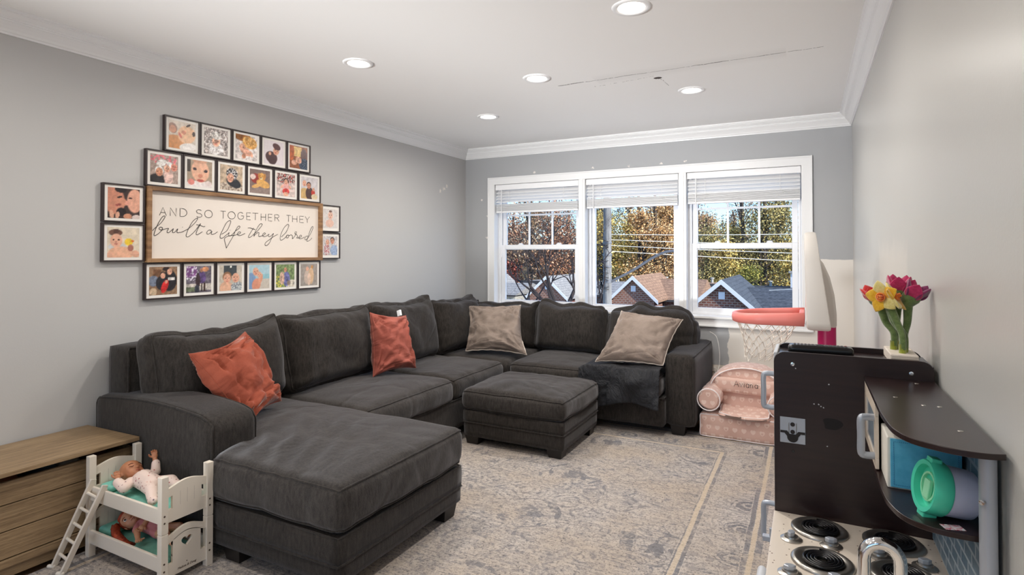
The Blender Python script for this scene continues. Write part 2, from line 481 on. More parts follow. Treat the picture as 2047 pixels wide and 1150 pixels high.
def window(n, x0, x1, kind):
    root = bpy.data.objects.new('window_%d' % n, None); C.objects.link(root); root.location = ((x0+x1)/2, YB+.1, OZ0); root['kind'] = 'structure'
    f = MB(); y0, y1 = YB+.085, YB+.16
    z0, z1 = OZ0+.004, OZ1
    for a, c in (((x0, y0, z0), (x0+.03, y1, z1)), ((x1-.03, y0, z0), (x1, y1, z1)), ((x0+.03, y0, z0), (x1-.03, y1, z0+.022)), ((x0+.03, y0, z1-.03), (x1-.03, y1, z1))): f.box(a, c)
    for xx in (x0+.012, x1-.016): f.box((xx, y0-.008, z0+.001), (xx+.004, y0, z1-.001))
    f.build('window_frame', m_vinyl, root, bevel=.002)
    def sash(nm, za, zb, ya, yb, st=.045, rails=(.04, .04), munt=False):
        s = MB(); xa, xb = x0+.032, x1-.032
        s.box((xa, ya, za), (xa+st, yb, zb)); s.box((xb-st, ya, za), (xb, yb, zb))
        s.box((xa+st, ya, za), (xb-st, yb, za+rails[0])); s.box((xa+st, ya, zb-rails[1]), (xb-st, yb, zb))
        o = s.build(nm, m_vinyl, root, bevel=.003)
        gl = MB(); ym = (ya+yb)/2; gl.add([(xa+st, ym, za+rails[0]), (xb-st, ym, za+rails[0]), (xb-st, ym, zb-rails[1]), (xa+st, ym, zb-rails[1])], [(0,1,2,3)])
        gl.build('pane', m_glass, o)
        if munt:
            mm = MB(); w = xb-xa-2*st
            for k in (1, 2):
                xm = xa+st+w*k/3; mm.box((xm-.009, ym-.0062, za+rails[0]), (xm+.009, ym+.0062, zb-rails[1]))
            mm.box((xa+st, ym-.0055, 1.725), (xb-st, ym+.0055, 1.743))
            mm.build('muntin', m_vinyl, o)
        return o
    if kind == 'hung':
        sash('upper_sash', 1.375, z1-.03, y0+.036, y0+.062, munt=True, rails=(.045, .04))
        lo = sash('lower_sash', z0+.018, 1.425, y0+.004, y0+.034, rails=(.042, .045))
        l = MB()
        for k in (.27, .73):
            xm = x0+(x1-x0)*k; l.box((xm-.025, y0+.006, 1.425), (xm+.025, y0+.03, 1.432)); l.cap((xm-.016, y0+.018, 1.437), (xm+.016, y0+.018, 1.437), .006, .006)
        l.build('sash_lock', m_vinyl, lo, smooth='auto')
    else:
        sash('fixed_sash', z0+.018, z1-.03, y0+.02, y0+.05, st=.035, rails=(.035, .035))
window(1, OX0+.003, -1.97, 'hung'); window(2, -1.904, -1.023, 'fixed'); window(3, -.957, OX1-.003, 'hung')

# ---------------------------------------------------------------- blinds
m = M('blind_slat_white'); m.col(S(245, 245, 246)); m.set(rough=.4); m_slat = m.m
m_cord = plain('white_cord', S(238, 236, 230), .6)
def blind(x0, x1, zs, label, seed):
    rnd = random.Random(seed)
    t = thing('window_blind', label, 'blind', ((x0+x1)/2, YB+.03, OZ1-.006), 'raised blinds of the triple window')
    x0 += .006; x1 -= .006; zt = OZ1-.006
    MB().box((x0, YB+.002, zt-.055), (x1, YB+.012, zt)).build('valance', m_slat, t, bevel=.002)
    MB().box((x0+.004, YB+.014, zt-.04), (x1-.004, YB+.055, zt-.002)).build('headrail', m_slat, t, bevel=.002)
    s = MB(); ya, yb = YB+.008, YB+.058
    z = zt-.075; k = 0
    top_stack = zs + .018 + 13*.0058
    hang = []
    while z > top_stack + .012: hang.append(z); z -= .031
    for z in hang:
        tl = .018; s.add([(x0+.006, ya, z-tl), (x1-.006, ya, z-tl), (x1-.006, yb, z+tl), (x0+.006, yb, z+tl), (x0+.006, ya, z-tl+.003), (x1-.006, ya, z-tl+.003), (x1-.006, yb, z+tl+.003), (x0+.006, yb, z+tl+.003)],
            [(0,3,2,1),(4,5,6,7),(0,1,5,4),(2,3,7,6),(0,4,7,3),(1,2,6,5)])
    for k in range(13):
        z = zs+.018+k*.0058; a = rnd.uniform(-.0016, .0016); y_ = rnd.uniform(-.002, .003)
        s.add([(x0+.006, ya+y_, z+a), (x1-.006, ya+y_, z-a), (x1-.006, yb+y_, z-a), (x0+.006, yb+y_, z+a), (x0+.006, ya+y_, z+a+.003), (x1-.006, ya+y_, z-a+.003), (x1-.006, yb+y_, z-a+.003), (x0+.006, yb+y_, z+a+.003)],
            [(0,3,2,1),(4,5,6,7),(0,1,5,4),(2,3,7,6),(0,4,7,3),(1,2,6,5)])
    s.build('slats', m_slat, t)
    MB().box((x0+.006, ya-.001, zs), (x1-.006, yb+.001, zs+.016)).build('bottom_rail', m_slat, t, bevel=.003)
    w = x1-x0
    for f in (.17, .83):
        c = MB()
        c.tube([(x0+w*f, ya-.002, zt-.05), (x0+w*f, ya-.002, top_stack)], .0012, 5)
        # slack ladder cord looping in front of the stack
        P = [(x0+w*f, ya-.002, top_stack)] + [(x0+w*f+.03*sin(q*.9)+rnd.uniform(-.01, .01), ya-.006, top_stack-.004-.010*q) for q in range(1, 7)]
        c.tube(spline(P, 4), .0012, 5)
        c.build('ladder_cord', m_cord, t)
    c = MB().tube([(x0+.075, ya-.012, zt-.05), (x0+.077, ya-.013, zt-.70)], .004, 8); c.cap((x0+.077, ya-.013, zt-.70), (x0+.077, ya-.013, zt-.75), .005, .006)
    c.build('tilt_wand', m_slat, t, smooth='auto')
blind(OX0+.003, -1.97, 1.757, 'white slatted blind raised in the left window pane', 1)
blind(-1.904, -1.023, 1.768, 'white slatted blind raised in the wide middle window', 2)
blind(-.957, OX1-.003, 1.773, 'white slatted blind raised in the window beside the basketball hoop', 3)

# ---------------------------------------------------------------- recessed ceiling lights
m_lens = M('lamp_lens'); m_lens.col((1, 1, 1, 1)); m_lens.b.inputs['Emission Color'].default_value = (1, .93, .84, 1); m_lens.b.inputs['Emission Strength'].default_value = 9; m_lens = m_lens.m
def downlight(x, y, label, pw=1.0):
    t = thing('recessed_light', label, 'ceiling light', (x, y, ZC), 'recessed ceiling lights')
    MB().lathe([(.060, -.001), (.062, -.006), (.080, -.008), (.086, -.004), (.088, 0)], (x, y, ZC), 40).build('trim_ring', m_trim, t, smooth=True)
    MB().lathe([(.0001, -.004), (.03, -.0042), (.061, -.003)], (x, y, ZC), 40).build('lens', m_lens, t, smooth=True)
    ld = bpy.data.lights.new('lamp', 'AREA'); ld.shape = 'DISK'; ld.size = .12; ld.energy = LAMP_W*pw; ld.color = (1.0, .95, .88); ld.spread = radians(165)
    l = bpy.data.objects.new('lamp', ld); C.objects.link(l); l.parent = t; l.location = (0, 0, -.012)
downlight(-2.313, 2.515, 'round recessed ceiling light nearest the photo wall, left of the room')
downlight(-1.512, 3.25, 'round recessed ceiling light in the middle of the five, over the chaise')
downlight(-.698, 2.507, 'large-looking round recessed ceiling light cut by the top edge')
downlight(-.695, 3.971, 'round recessed ceiling light just right of the ceiling hole')
downlight(-2.285, 3.984, 'small round recessed ceiling light near the far left ceiling corner')
for x, y in ((-2.3, .9), (-.75, .9), (-1.5, -.4), (-2.3, -1.8), (-.7, -1.8)):
    downlight(x, y, 'round recessed ceiling light behind the viewpoint, out of the picture', .55)
# ---------------------------------------------------------------- outside, seen through the windows
GZ = -5.2
m = M('street_ground'); m.col(m.ramp(m.noise(.25, detail=4), [(.3, S(190, 186, 178)), (.7, S(214, 208, 196))])); m.set(rough=.9)  # paled so that sunlight bounces up through the window
g = MB().box((-90, 8, GZ-.5), (60, 150, GZ)); struct(g.build('ground', m.m))
m = M('hillside'); m.col(m.ramp(m.noise(.6, detail=5), [(.3, S(62, 58, 36)), (.6, S(104, 86, 50)), (.8, S(88, 70, 44))])); m.set(rough=.95); m_hill = m.m
vs = []; fs = []; nx, ny = 40, 14
for i in range(nx+1):
    for j in range(ny+1):
        X = -110+190*i/nx; Y = 50+70*j/ny
        vs.append((X, Y, GZ-.2+max(0, (Y-52))*.11+noise.noise(Vector((X*.05, Y*.05, 0)))*1.5*min(1, (Y-50)/10)))
for i in range(nx):
    for j in range(ny): q = i*(ny+1)+j; fs.append((q, q+ny+1, q+ny+2, q+1))
struct(MB().add(vs, fs).build('ground_hill', m_hill, smooth=True))

def brick_mat(name, c1, c2, mortar):
    m = M(name); t = m.nt.nodes.new('ShaderNodeTexBrick'); m.nt.links.new(m.obj(), t.inputs[0])
    mp = m.nt.nodes.new('ShaderNodeMapping'); mp.inputs['Rotation'].default_value = (pi/2, 0, 0)
    m.nt.links.new(m.tc.outputs['Object'], mp.inputs[0]); m.nt.links.new(mp.outputs[0], t.inputs[0])
    t.inputs['Color1'].default_value = c1; t.inputs['Color2'].default_value = c2; t.inputs['Mortar'].default_value = mortar
    t.inputs['Scale'].default_value = 1.7; t.inputs['Mortar Size'].default_value = .045
    n = m.noise(6, detail=3); m.col(m.mix(n*.5, t.outputs[0], c2)); m.set(rough=.9); return m.m
m_brick = brick_mat('red_brick', S(140, 88, 70), S(100, 60, 48), S(150, 136, 124))
m_brick2 = brick_mat('dark_brick', S(122, 72, 56), S(88, 52, 44), S(140, 126, 116))
def shingle(name, c1, c2):
    m = M(name); x, y, z = m.xyz(); n = m.noise(5, detail=4); row = (z*5.5).fract().lt(.16)
    m.col(m.mix(row*.5, m.ramp(n, [(.35, c1), (.65, c2)]), tuple(v*.4 for v in c1[:3])+(1,))); m.set(rough=.9); return m.m
m_sh_b = shingle('brown_shingles', S(120, 92, 74), S(160, 128, 102)); m_sh_d = shingle('dark_shingles', S(50, 55, 62), S(80, 85, 92))
m_sh_g = shingle('grey_shingles', S(120, 120, 120), S(156, 154, 150))
m_wtrim = plain('house_white_trim', S(200, 202, 206), .6); m_siding = plain('house_siding', S(170, 168, 160), .8); m_hglass = plain('house_window_glass', S(40, 46, 56), .1)
m_gut = plain('gutter_dark', S(60, 58, 58), .6)

def house(label, cx, y, w, peak, eave, depth, bmat, rmat, rot=0, body_w=None, side=None, vent=True):
    """brick gable facing the room, ridge running back; main roof with a cross ridge behind it"""
    t = thing('brick_house', label, 'house', (cx, y, GZ)); t.rotation_euler = (0, 0, rot)
    h = w/2; L = lambda X, Y, Z: (X, Y, Z-GZ)
    bw = body_w or w*1.05
    b = MB(); b.add([L(-h, 0, GZ), L(h, 0, GZ), L(h, 0, eave), L(0, 0, peak), L(-h, 0, eave), L(-h, depth, GZ), L(h, depth, GZ), L(h, depth, eave), L(0, depth, peak), L(-h, depth, eave)],
        [(0,1,2,3,4), (5,9,8,7,6), (0,4,9,5), (1,6,7,2)])
    b.build('wall', bmat, t, world=False)
    r = MB(); o = .35; sl = (peak-eave)/h
    for sg in (-1, 1):
        xe = sg*(h+o); ze = eave-sl*o
        r.add([L(0, -.3, peak+.12), L(xe, -.3, ze+.12), L(xe, depth, ze+.12), L(0, depth, peak+.12), L(0, -.3, peak), L(xe, -.3, ze), L(xe, depth, ze), L(0, depth, peak)],
            [(0,1,2,3), (4,7,6,5), (0,4,5,1), (1,5,6,2), (2,6,7,3)])
    r.build('roof', rmat, t, world=False)
    k = MB()
    for sg in (-1, 1):
        xe = sg*(h+o); ze = eave-sl*o
        k.add([L(0, -.34, peak+.14), L(xe, -.34, ze+.14), L(xe, -.34, ze-.14), L(0, -.34, peak-.16), L(0, -.26, peak+.14), L(xe, -.26, ze+.14), L(xe, -.26, ze-.14), L(0, -.26, peak-.16)],
            [(0,1,2,3), (4,7,6,5), (0,4,5,1), (2,6,7,3), (1,5,6,2)])
    k.build('rake_board', m_wtrim, t, world=False)
    if vent: MB().box(L(-.18, -.06, peak-1.05), L(.18, .02, peak-.62)).build('attic_vent', m_wtrim, t, world=False)
    if side:
        x0, x1, zr, ze, dy = side
        s = MB(); s.add([L(x0, dy, ze), L(x1, dy, ze), L(x1, dy+4, zr), L(x0, dy+4, zr), L(x1, dy+8, ze), L(x0, dy+8, ze)], [(0,1,2,3), (3,2,4,5), (1,4,2), (0,3,5)])
        s.build('side_roof', rmat, t, world=False)
        MB().box(L(x0+.2, dy+.4, GZ), L(x1-.2, dy+7.6, ze)).build('side_wall', bmat, t, world=False)
        MB().box(L(x0, dy-.1, ze-.12), L(x1, dy+.05, ze+.05)).build('gutter', m_gut, t, world=False)
    w_ = MB(); w_.box(L(-.6, -.05, eave-2.0), L(.6, .02, eave-.7)); o_ = w_.build('window', m_wtrim, t, world=False)
    MB().box(L(-.52, -.06, eave-1.9), L(.52, .0, eave-.8)).build('pane', m_hglass, o_, world=False)
    return t
house('brick house with a brown shingle gable roof right of the utility pole', -11.6, 42, 3.1, -.42, -1.9, 9, m_brick, m_sh_b, side=(-.6, 4.3, -.75, -2.25, 2.6))
house('dark roofed brick gable house seen through the right window pane', -4.6, 36, 3.7, -.32, -1.95, 10, m_brick2, m_sh_d, side=(-.3, 9.0, -.95, -2.1, 2.2))
house('brick house with white gable boards behind the bare tree', -20.4, 46, 3.4, -.72, -2.3, 9, m_brick, m_sh_g, side=(-2.8, 5.0, -1.3, -2.4, 3))
house('pale sided house at the far left edge of the window view', -28.6, 45, 4.2, -.9, -2.6, 9, m_siding, m_sh_g, side=(-3, 4.0, -1.6, -2.6, 3))
# long low roofs between the houses and the wood
def lowroof(label, x0, x1, y, z, mt, wallm, dp_=3.4):
    t = thing('row_house', label, 'house', ((x0+x1)/2, y, GZ))
    MB().box((x0, y, GZ), (x1, y+dp_, z)).build('wall', wallm, t)
    b = MB().box((x0-.3, y-.3, z), (x1+.3, y+dp_+.3, z+.22)); b.build('roof', mt, t)
    MB().box((x0-.3, y-.36, z-.15), (x1+.3, y-.3, z+.28)).build('gutter', m_gut, t)
    v = MB()
    for k in range(3):
        xx = x0+(x1-x0)*(.2+.3*k); v.lathe([(.12, z+.2), (.12, z+.6), (.2, z+.62), (.2, z+.72), (.001, z+.75)], (xx, y+3, 0), 12)
        v.build('roof_vent', m_siding, t, smooth='auto'); v = MB()
lowroof('long low flat roofed row house behind the brown gable', -14.5, -7.0, 56.6, -1.75, m_sh_b, m_brick)
lowroof('long dark flat roofed row house behind the dark gable house', -5.2, 4.8, 56.6, -1.95, m_sh_d, m_brick2)
lowroof('long grey flat roofed row house behind the bare tree', -28, -16, 57.5, -1.9, m_sh_g, m_brick2)
lowroof('near grey flat roof just below the window sill line', -5.6, 2.0, 22, -1.95, plain('pale_roof_membrane', S(206, 208, 212), .8), m_siding, 9)
t = thing('roof_hut', 'small white box on the roof at the right of the window view', 'hut', (-.65, 58, -1.7))
MB().box((-1.45, 57.5, -1.74), (.1, 59, -.40)).build('wall', m_wtrim, t); MB().box((-1.6, 57.3, -.40), (.25, 59.2, -.27)).build('roof', m_sh_g, t)

# utility pole, lamp arm, cables
m = M('weathered_pole_wood'); m.col(m.ramp(m.noise(3, m.obj((6, 6, .6)), 5), [(.3, S(98, 96, 96)), (.6, S(138, 136, 134)), (.8, S(168, 164, 158))])); m.set(rough=.85); m_pole = m.m
m_galv = plain('galvanised_steel', S(120, 120, 124), .5, .3); m_black = plain('black_cable', S(22, 22, 24), .7)
PX, PY = -6.16, 19.0
t = thing('utility_pole', 'tall weathered grey wooden utility pole with cables', 'utility pole', (PX, PY, GZ))
MB().tube([(PX, PY, GZ), (PX, PY, 1), (PX+.02, PY, 6.5)], [.17, .145, .125], 20).build('pole', m_pole, t, smooth='auto')
b = MB().box((PX-1.1, PY-.2, 5.2), (PX+1.1, PY-.1, 5.32)); b.build('cross_arm', m_pole, t)
for k, zz in enumerate((.9, 1.3, 1.72)):
    MB().lathe([(.15, -.03), (.162, -.03), (.162, .03), (.15, .03)], (PX, PY, zz), 18).build('pole_band', m_galv, t, smooth='auto')
# coiled service cables beside the pole
rnd = random.Random(4); c = MB()
for k in range(16):
    x0 = PX-.12-rnd.random()*.42; P = []
    z0 = rnd.uniform(.3, 1.9)
    for q in range(7): P.append((x0+rnd.uniform(-.1, .1), PY+rnd.uniform(-.1, .05), z0-q*rnd.uniform(.08, .2)))
    c.tube(spline(P, 4), rnd.uniform(.008, .016), 6)
for k in range(12):
    zz = rnd.uniform(-.1, 1.9); c.tube(spline([(PX+.1, PY-.17, zz), (PX-.2, PY-.2, zz+rnd.uniform(-.05, .1)), (PX-.6, PY-.1, zz+rnd.uniform(-.1, .1))], 4), .011, 6)
c.build('cable_bundle', m_black, t)
t = thing('street_lamp', 'street lamp head on a long arm from the utility pole', 'street lamp', (PX+.14, PY, .43))
MB().tube(spline([(PX+.14, PY, .38), (PX+.9, PY, .78), (PX+1.5, PY, 1.16), (PX+1.95, PY-.02, 1.38), (PX+2.35, PY-.02, 1.44)], 6), .042, 10).build('arm', m_galv, t, smooth='auto')
MB().lathe([(.15, -.06), (.16, -.06), (.16, .08), (.15, .08)], (PX, PY, .40), 18).build('bracket', m_galv, t, smooth='auto')
b = MB(); b.ell((PX+2.62, PY-.02, 1.46), (.36, .13, .055)); b.build('lamp_head', plain('lamp_head_grey', S(190, 205, 222), .4), t, smooth=True)
def wire(label, pts, r=.012, mt=None):
    b = MB().tube(spline(pts, 8), r, 5); o = b.build('overhead_wire', mt or m_wire, None); recenter(o, pts[0]); tag(o, label, 'wire', 'overhead wires right of the pole')
m_wire = plain('pale_wire', S(232, 226, 214), .35, .2)  # even pale wire colour
for i, (z0, z1, dy) in enumerate(((2.0, 2.0, 0), (1.82, 1.62, 1), (1.62, 1.28, 0), (1.42, .96, 2))):
    wire(('topmost overhead wire running right from the pole', 'second overhead wire from the top beside the pole', 'third overhead wire passing by the street lamp head', 'lowest overhead wire crossing in front of the woods')[i],
         [(PX+.12, PY+.1, z0), (PX+4, PY+1+dy, z0*.55+z1*.45-.04), (PX+9, PY+2+dy, z1), (PX+16, PY+3.5+dy, z1+.12)], .011)
wire('thin service wire sagging over the dark roof at the right', [(-1.9, 34, -.65), (.5, 33, -.35), (4, 32, .3)], .02)

# bare tree in front of the left pane
def bare_tree():
    rnd = random.Random(11); b = MB()
    def grow(p, d, L, r, lv):
        P = [p]; q = p.copy(); dd = d.copy()
        for k in range(4):
            dd = (dd + Vector((rnd.uniform(-.22, .22), rnd.uniform(-.2, .2), rnd.uniform(-.12, .16)))).normalized(); q = q + dd * L/4; P.append(q.copy())
        R = [r*(1-.13*k) for k in range(5)]
        b.tube(P, R, 6 if lv < 3 else 4, caps=False)
        if lv >= 7: return
        for k in range(3 if lv < 5 else 2):
            i = rnd.choice((2, 3, 4)) if k else 4
            a = Vector((rnd.uniform(-1, 1), rnd.uniform(-.8, .8), rnd.uniform(-.25, .8))).normalized()
            nd = (dd*.75 + a*.85).normalized(); grow(P[i], nd, L*rnd.uniform(.64, .86), R[i]*.72, lv+1)
    base = Vector((-5.65, 14, GZ))
    P = [base, base+Vector((-.05, 0, 2.4)), base+Vector((-.15, 0, 4.7))]
    b.tube(P, [.17, .14, .12], 10)
    for d in ((-.75, .1, .62), (-.28, -.2, .95), (.35, .2, .85), (.8, -.1, .45), (-.95, 0, .2), (-.5, .3, .8)):
        grow(P[2], Vector(d).normalized(), 1.35, .070, 0)
    grow(P[1]+Vector((0, 0, 1.2)), Vector((-.9, 0, .35)).normalized(), 1.0, .05, 2)
    return b
bt = bare_tree().build('bare_tree', plain('dark_bark', S(52, 44, 44), .9), None); recenter(bt, (-5.55, 14, GZ))
tag(bt, 'dark leafless tree with spreading branches in front of the brick houses', 'tree')

# autumn wood on the hill: crowns of separate leaves
def leafmat(name, a, b_, c_):
    m = M(name); n = m.noise(1.1, detail=2); w = m.nt.nodes.new('ShaderNodeTexWhiteNoise')
    gi = m.nt.nodes.new('ShaderNodeNewGeometry'); m.nt.links.new(gi.outputs['Random Per Island'], w.inputs['Vector'])
    f = (E(w.outputs[0])*.8 + n*.35)
    m.col(m.ramp(f, [(.25, a), (.5, b_), (.8, c_)])); m.set(rough=.7)
    return m.m
LM = [leafmat('rust_leaves', S(90, 62, 50), S(160, 105, 77), S(208, 163, 128)), leafmat('orange_leaves', S(113, 78, 48), S(195, 142, 83), S(227, 195, 142)),
      leafmat('gold_leaves', S(98, 83, 41), S(203, 168, 78), S(235, 213, 132)), leafmat('olive_leaves', S(56, 56, 35), S(138, 123, 71), S(195, 176, 110)),
      leafmat('green_leaves', S(65, 75, 38), S(132, 136, 68), S(210, 195, 98)), leafmat('brown_leaves', S(78, 65, 56), S(133, 110, 86), S(185, 160, 132)),
      leafmat('red_leaves', S(103, 47, 41), S(166, 78, 65), S(203, 123, 102))]
m_trunk = plain('grey_trunk', S(72, 62, 54), .9)
def crown_mesh(seed, H, Wd, nleaf, mt, bare=.0):
    rnd = random.Random(seed); t = bpy.data.objects.new('autumn_tree', None); C.objects.link(t)
    tr = MB(); tr.tube(spline([(0, 0, -1), (rnd.uniform(-.2, .2), 0, H*.35), (rnd.uniform(-.5, .5), 0, H*.7), (rnd.uniform(-.6, .6), 0, H*.97)], 4), [.26 - .012*k for k in range(13)], 7)
    cl = []
    for k in range(26):
        f = rnd.random(); z = H*(.18+.78*f); R = Wd*(.55+.45*sin(pi*min(1, f*1.1)))*(1-.45*f); a = rnd.uniform(0, 2*pi); rr = R*sqrt(rnd.random())
        c = Vector((rr*cos(a), rr*sin(a), z)); cl.append((c, rnd.uniform(.55, 1.15)*Wd*.42))
        tr.tube(spline([(0, 0, z*.7), (c.x*.5, c.y*.5, z*.86), tuple(c)], 3), [.09, .08, .07, .06, .05, .04, .03], 5)
    tr.build('trunk', m_trunk, t)
    vs = []; fs = []
    for i in range(nleaf):
        c, r = rnd.choice(cl); d = Vector((rnd.gauss(0, 1), rnd.gauss(0, 1), rnd.gauss(0, .8)))
        p = c + d * r * .58; s_ = rnd.uniform(.08, .18)
        n = Vector((rnd.gauss(0, 1), rnd.gauss(0, 1)-.6, rnd.gauss(0, 1)+.4)).normalized(); a = n.orthogonal().normalized(); b_ = n.cross(a)
        k = len(vs); vs += [p-a*s_, p-b_*s_*.6, p+a*s_, p+b_*s_*.6]; fs.append((k, k+1, k+2, k+3))
    MB().add(vs, fs).build('foliage', mt, t)
    return t
protos = [crown_mesh(1, 9.5, 3.2, 5200, LM[0]), crown_mesh(2, 11, 3.4, 5600, LM[1]), crown_mesh(3, 10, 3.6, 5600, LM[2]), crown_mesh(4, 11, 3.6, 5600, LM[3]),
          crown_mesh(5, 7, 3.6, 5600, LM[4]), crown_mesh(6, 12, 3.2, 2600, LM[5]), crown_mesh(7, 5, 3.0, 4000, LM[6])]
KN = ['rust coloured', 'orange', 'golden yellow', 'olive green', 'yellow green', 'thin brown leafed', 'low reddish']
spots = []
rnd = random.Random(77)
# (x at Y, Y, kind, scale, z)
def row(y, x0, x1, step, kinds, zz, sc):
    x = x0; i = 0
    while x < x1:
        spots.append((x+rnd.uniform(-1, 1), y+rnd.uniform(-1.2, 1.6), kinds[i % len(kinds)], sc*rnd.uniform(.88, 1.15), zz)); x += step; i += 1
row(65, -44, -23, 4.2, (0, 0, 6, 5), -4.4, 1.08)
row(73, -50, -27, 4.6, (0, 1, 0, 0), -3.0, 1.16)
row(65, -21, -9, 3.6, (2, 1, 1, 3), -4.3, .88)
row(65, -8, 5, 3.2, (2, 4, 2, 1, 6, 3), -4.4, .68)
row(73, -24, 7, 4.0, (3, 2, 1, 5, 2), -3.2, .86)
row(80, -30, 8, 4.4, (5, 3, 2, 5, 1), -2.2, .86)
row(92, -60, 10, 5.6, (5, 5, 5, 1), -1.2, .98)
used = set(); cnt = {}
wh = lambda x, y: ('seen through the left pane' if x/y < -.37 else 'seen through the middle pane' if x/y < -.185 else 'seen through the right pane')
dp = lambda y: 'at the front of the wood' if y < 69 else 'second row back' if y < 77 else 'third row back' if y < 86 else 'farthest back'
for (x, y, k, s_, z) in spots:
    o = protos[k] if k not in used else copy_tree(protos[k]); used.add(k)
    o.location = (x, y, z); o.scale = (s_, s_, s_); o.rotation_euler = (0, 0, rnd.uniform(0, 6))
    lb = KN[k]+' tree '+wh(x, y)+' '+dp(y); o['label'] = lb; o['category'] = 'tree'; o['group'] = KN[k]+' trees '+wh(x, y)+' '+dp(y)
# tall dark trunks standing above the crowns
for x, y, lab in ((-6.9, 72, 'tall thin dark trunk against the sky, left of the twin trunks'), (-5.0, 72, 'left one of the twin tall dark trunks in the right pane'), (-4.5, 72.5, 'right one of the twin tall dark trunks in the right pane'), (-15.7, 66, 'tall dark trunk rising behind the orange trees in the middle pane'), (-17.6, 66, 'forked grey trunk near the utility pole in the middle pane')):
    rnd = random.Random(int(x*10)); b = MB(); b.tube([(0, 0, 0), (.1, 0, 7), (.0, 0, 12.5), (.2, 0, 16)], [.24, .2, .16, .07], 8)
    for k in range(9):
        zz = 7+k*.95; a = rnd.uniform(-1, 1); b.tube(spline([(0, 0, zz), (a*.9, .2, zz+.5), (a*2.0, .1, zz+.7+rnd.uniform(0, .6))], 3), [.06, .055, .05, .04, .03, .02, .015], 5)
    o = b.build('tree_trunk', m_trunk, None); o.location = (x, y, -3.6); tag(o, lab, 'tree')
# ---------------------------------------------------------------- photo gallery on the left wall
m = M('printed_photo'); at_ = m.nt.nodes.new('ShaderNodeAttribute'); at_.attribute_name = 'ink'; m.col(at_.outputs['Color']); m.set(rough=.25); m_photo = m.m
m_frame = plain('dark_frame_wood', S(46, 34, 34), .4); m_mat = plain('white_photo_mount', S(244, 240, 234), .8)

def photograph(parent, y0, z0, w, x, spec, seed):
    N = 40; vs = []; fs = []; cols = []
    bgc = spec[0]; nz = spec[1]
    for i in range(N+1):
        for j in range(N+1):
            u, v = i/N, j/N; vs.append((x, y0+w*u, z0+w*v))
            c = list(bgc)
            k = noise.noise(Vector((u*9+seed, v*9, seed*.7)))*nz + noise.noise(Vector((u*25, v*25+seed, 3)))*nz*.8
            for sh in spec[2]:
                if sh[0] == 'r':
                    if sh[1] <= u <= sh[3] and sh[2] <= v <= sh[4]: c = list(sh[5])
                elif sh[0] == 'e':
                    _, cx, cy, rx, ry, an, col = sh; a = radians(an); dx, dy = u-cx, v-cy
                    p = (dx*cos(a)+dy*sin(a))/rx; q = (-dx*sin(a)+dy*cos(a))/ry; d = p*p+q*q
                    if d < 1:
                        f = min(1, (1-d)*5); c = [c[t]*(1-f)+col[t]*f for t in range(3)]
                elif sh[0] == 's':       # speckle field
                    _, cx, cy, rx, ry, col, fr = sh
                    if ((u-cx)/rx)**2+((v-cy)/ry)**2 < 1 and noise.noise(Vector((u*fr, v*fr, seed))) > .08: c = list(col)
            c = [min(255, max(0, t*(1+k))) for t in c]; cols.append(S(*c))
    for i in range(N):
        for j in range(N): q = i*(N+1)+j; fs.append((q, q+N+1, q+N+2, q+1))
    b = MB(); b.add(vs, fs); o = b.build('photograph', m_photo, parent)
    a = o.data.color_attributes.new('ink', 'FLOAT_COLOR', 'POINT')
    for i, c in enumerate(cols): a.data[i].color = c
    return o
SK = (226, 172, 146); SK2 = (206, 146, 116); DK = (52, 40, 40); WH = (238, 232, 228); PK = (224, 150, 150); GD = (206, 150, 90)
def face(cx, cy, r, an=0, skin=SK, eyes=True, hair=None):
    L = []
    if hair: L.append(('e', cx, cy+r*.35, r*1.1, r*1.15, an, hair))
    L.append(('e', cx, cy, r*.9, r*1.08, an, skin))
    if eyes:
        a = radians(an); 
        for sx in (-.36, .36):
            L.append(('e', cx+r*(sx*cos(a)-.12*sin(a)), cy+r*(sx*sin(a)+.12*cos(a)), r*.16, r*.1, an, (60, 40, 36)))
        L.append(('e', cx+r*.0-r*(-.22)*sin(a)*-1, cy-r*.2*cos(a), r*.13, r*.12, an, (198, 128, 108)))
        L.append(('e', cx+r*.52*sin(a), cy-r*.52*cos(a), r*.26, r*.1, an, (190, 90, 86)))
    return L
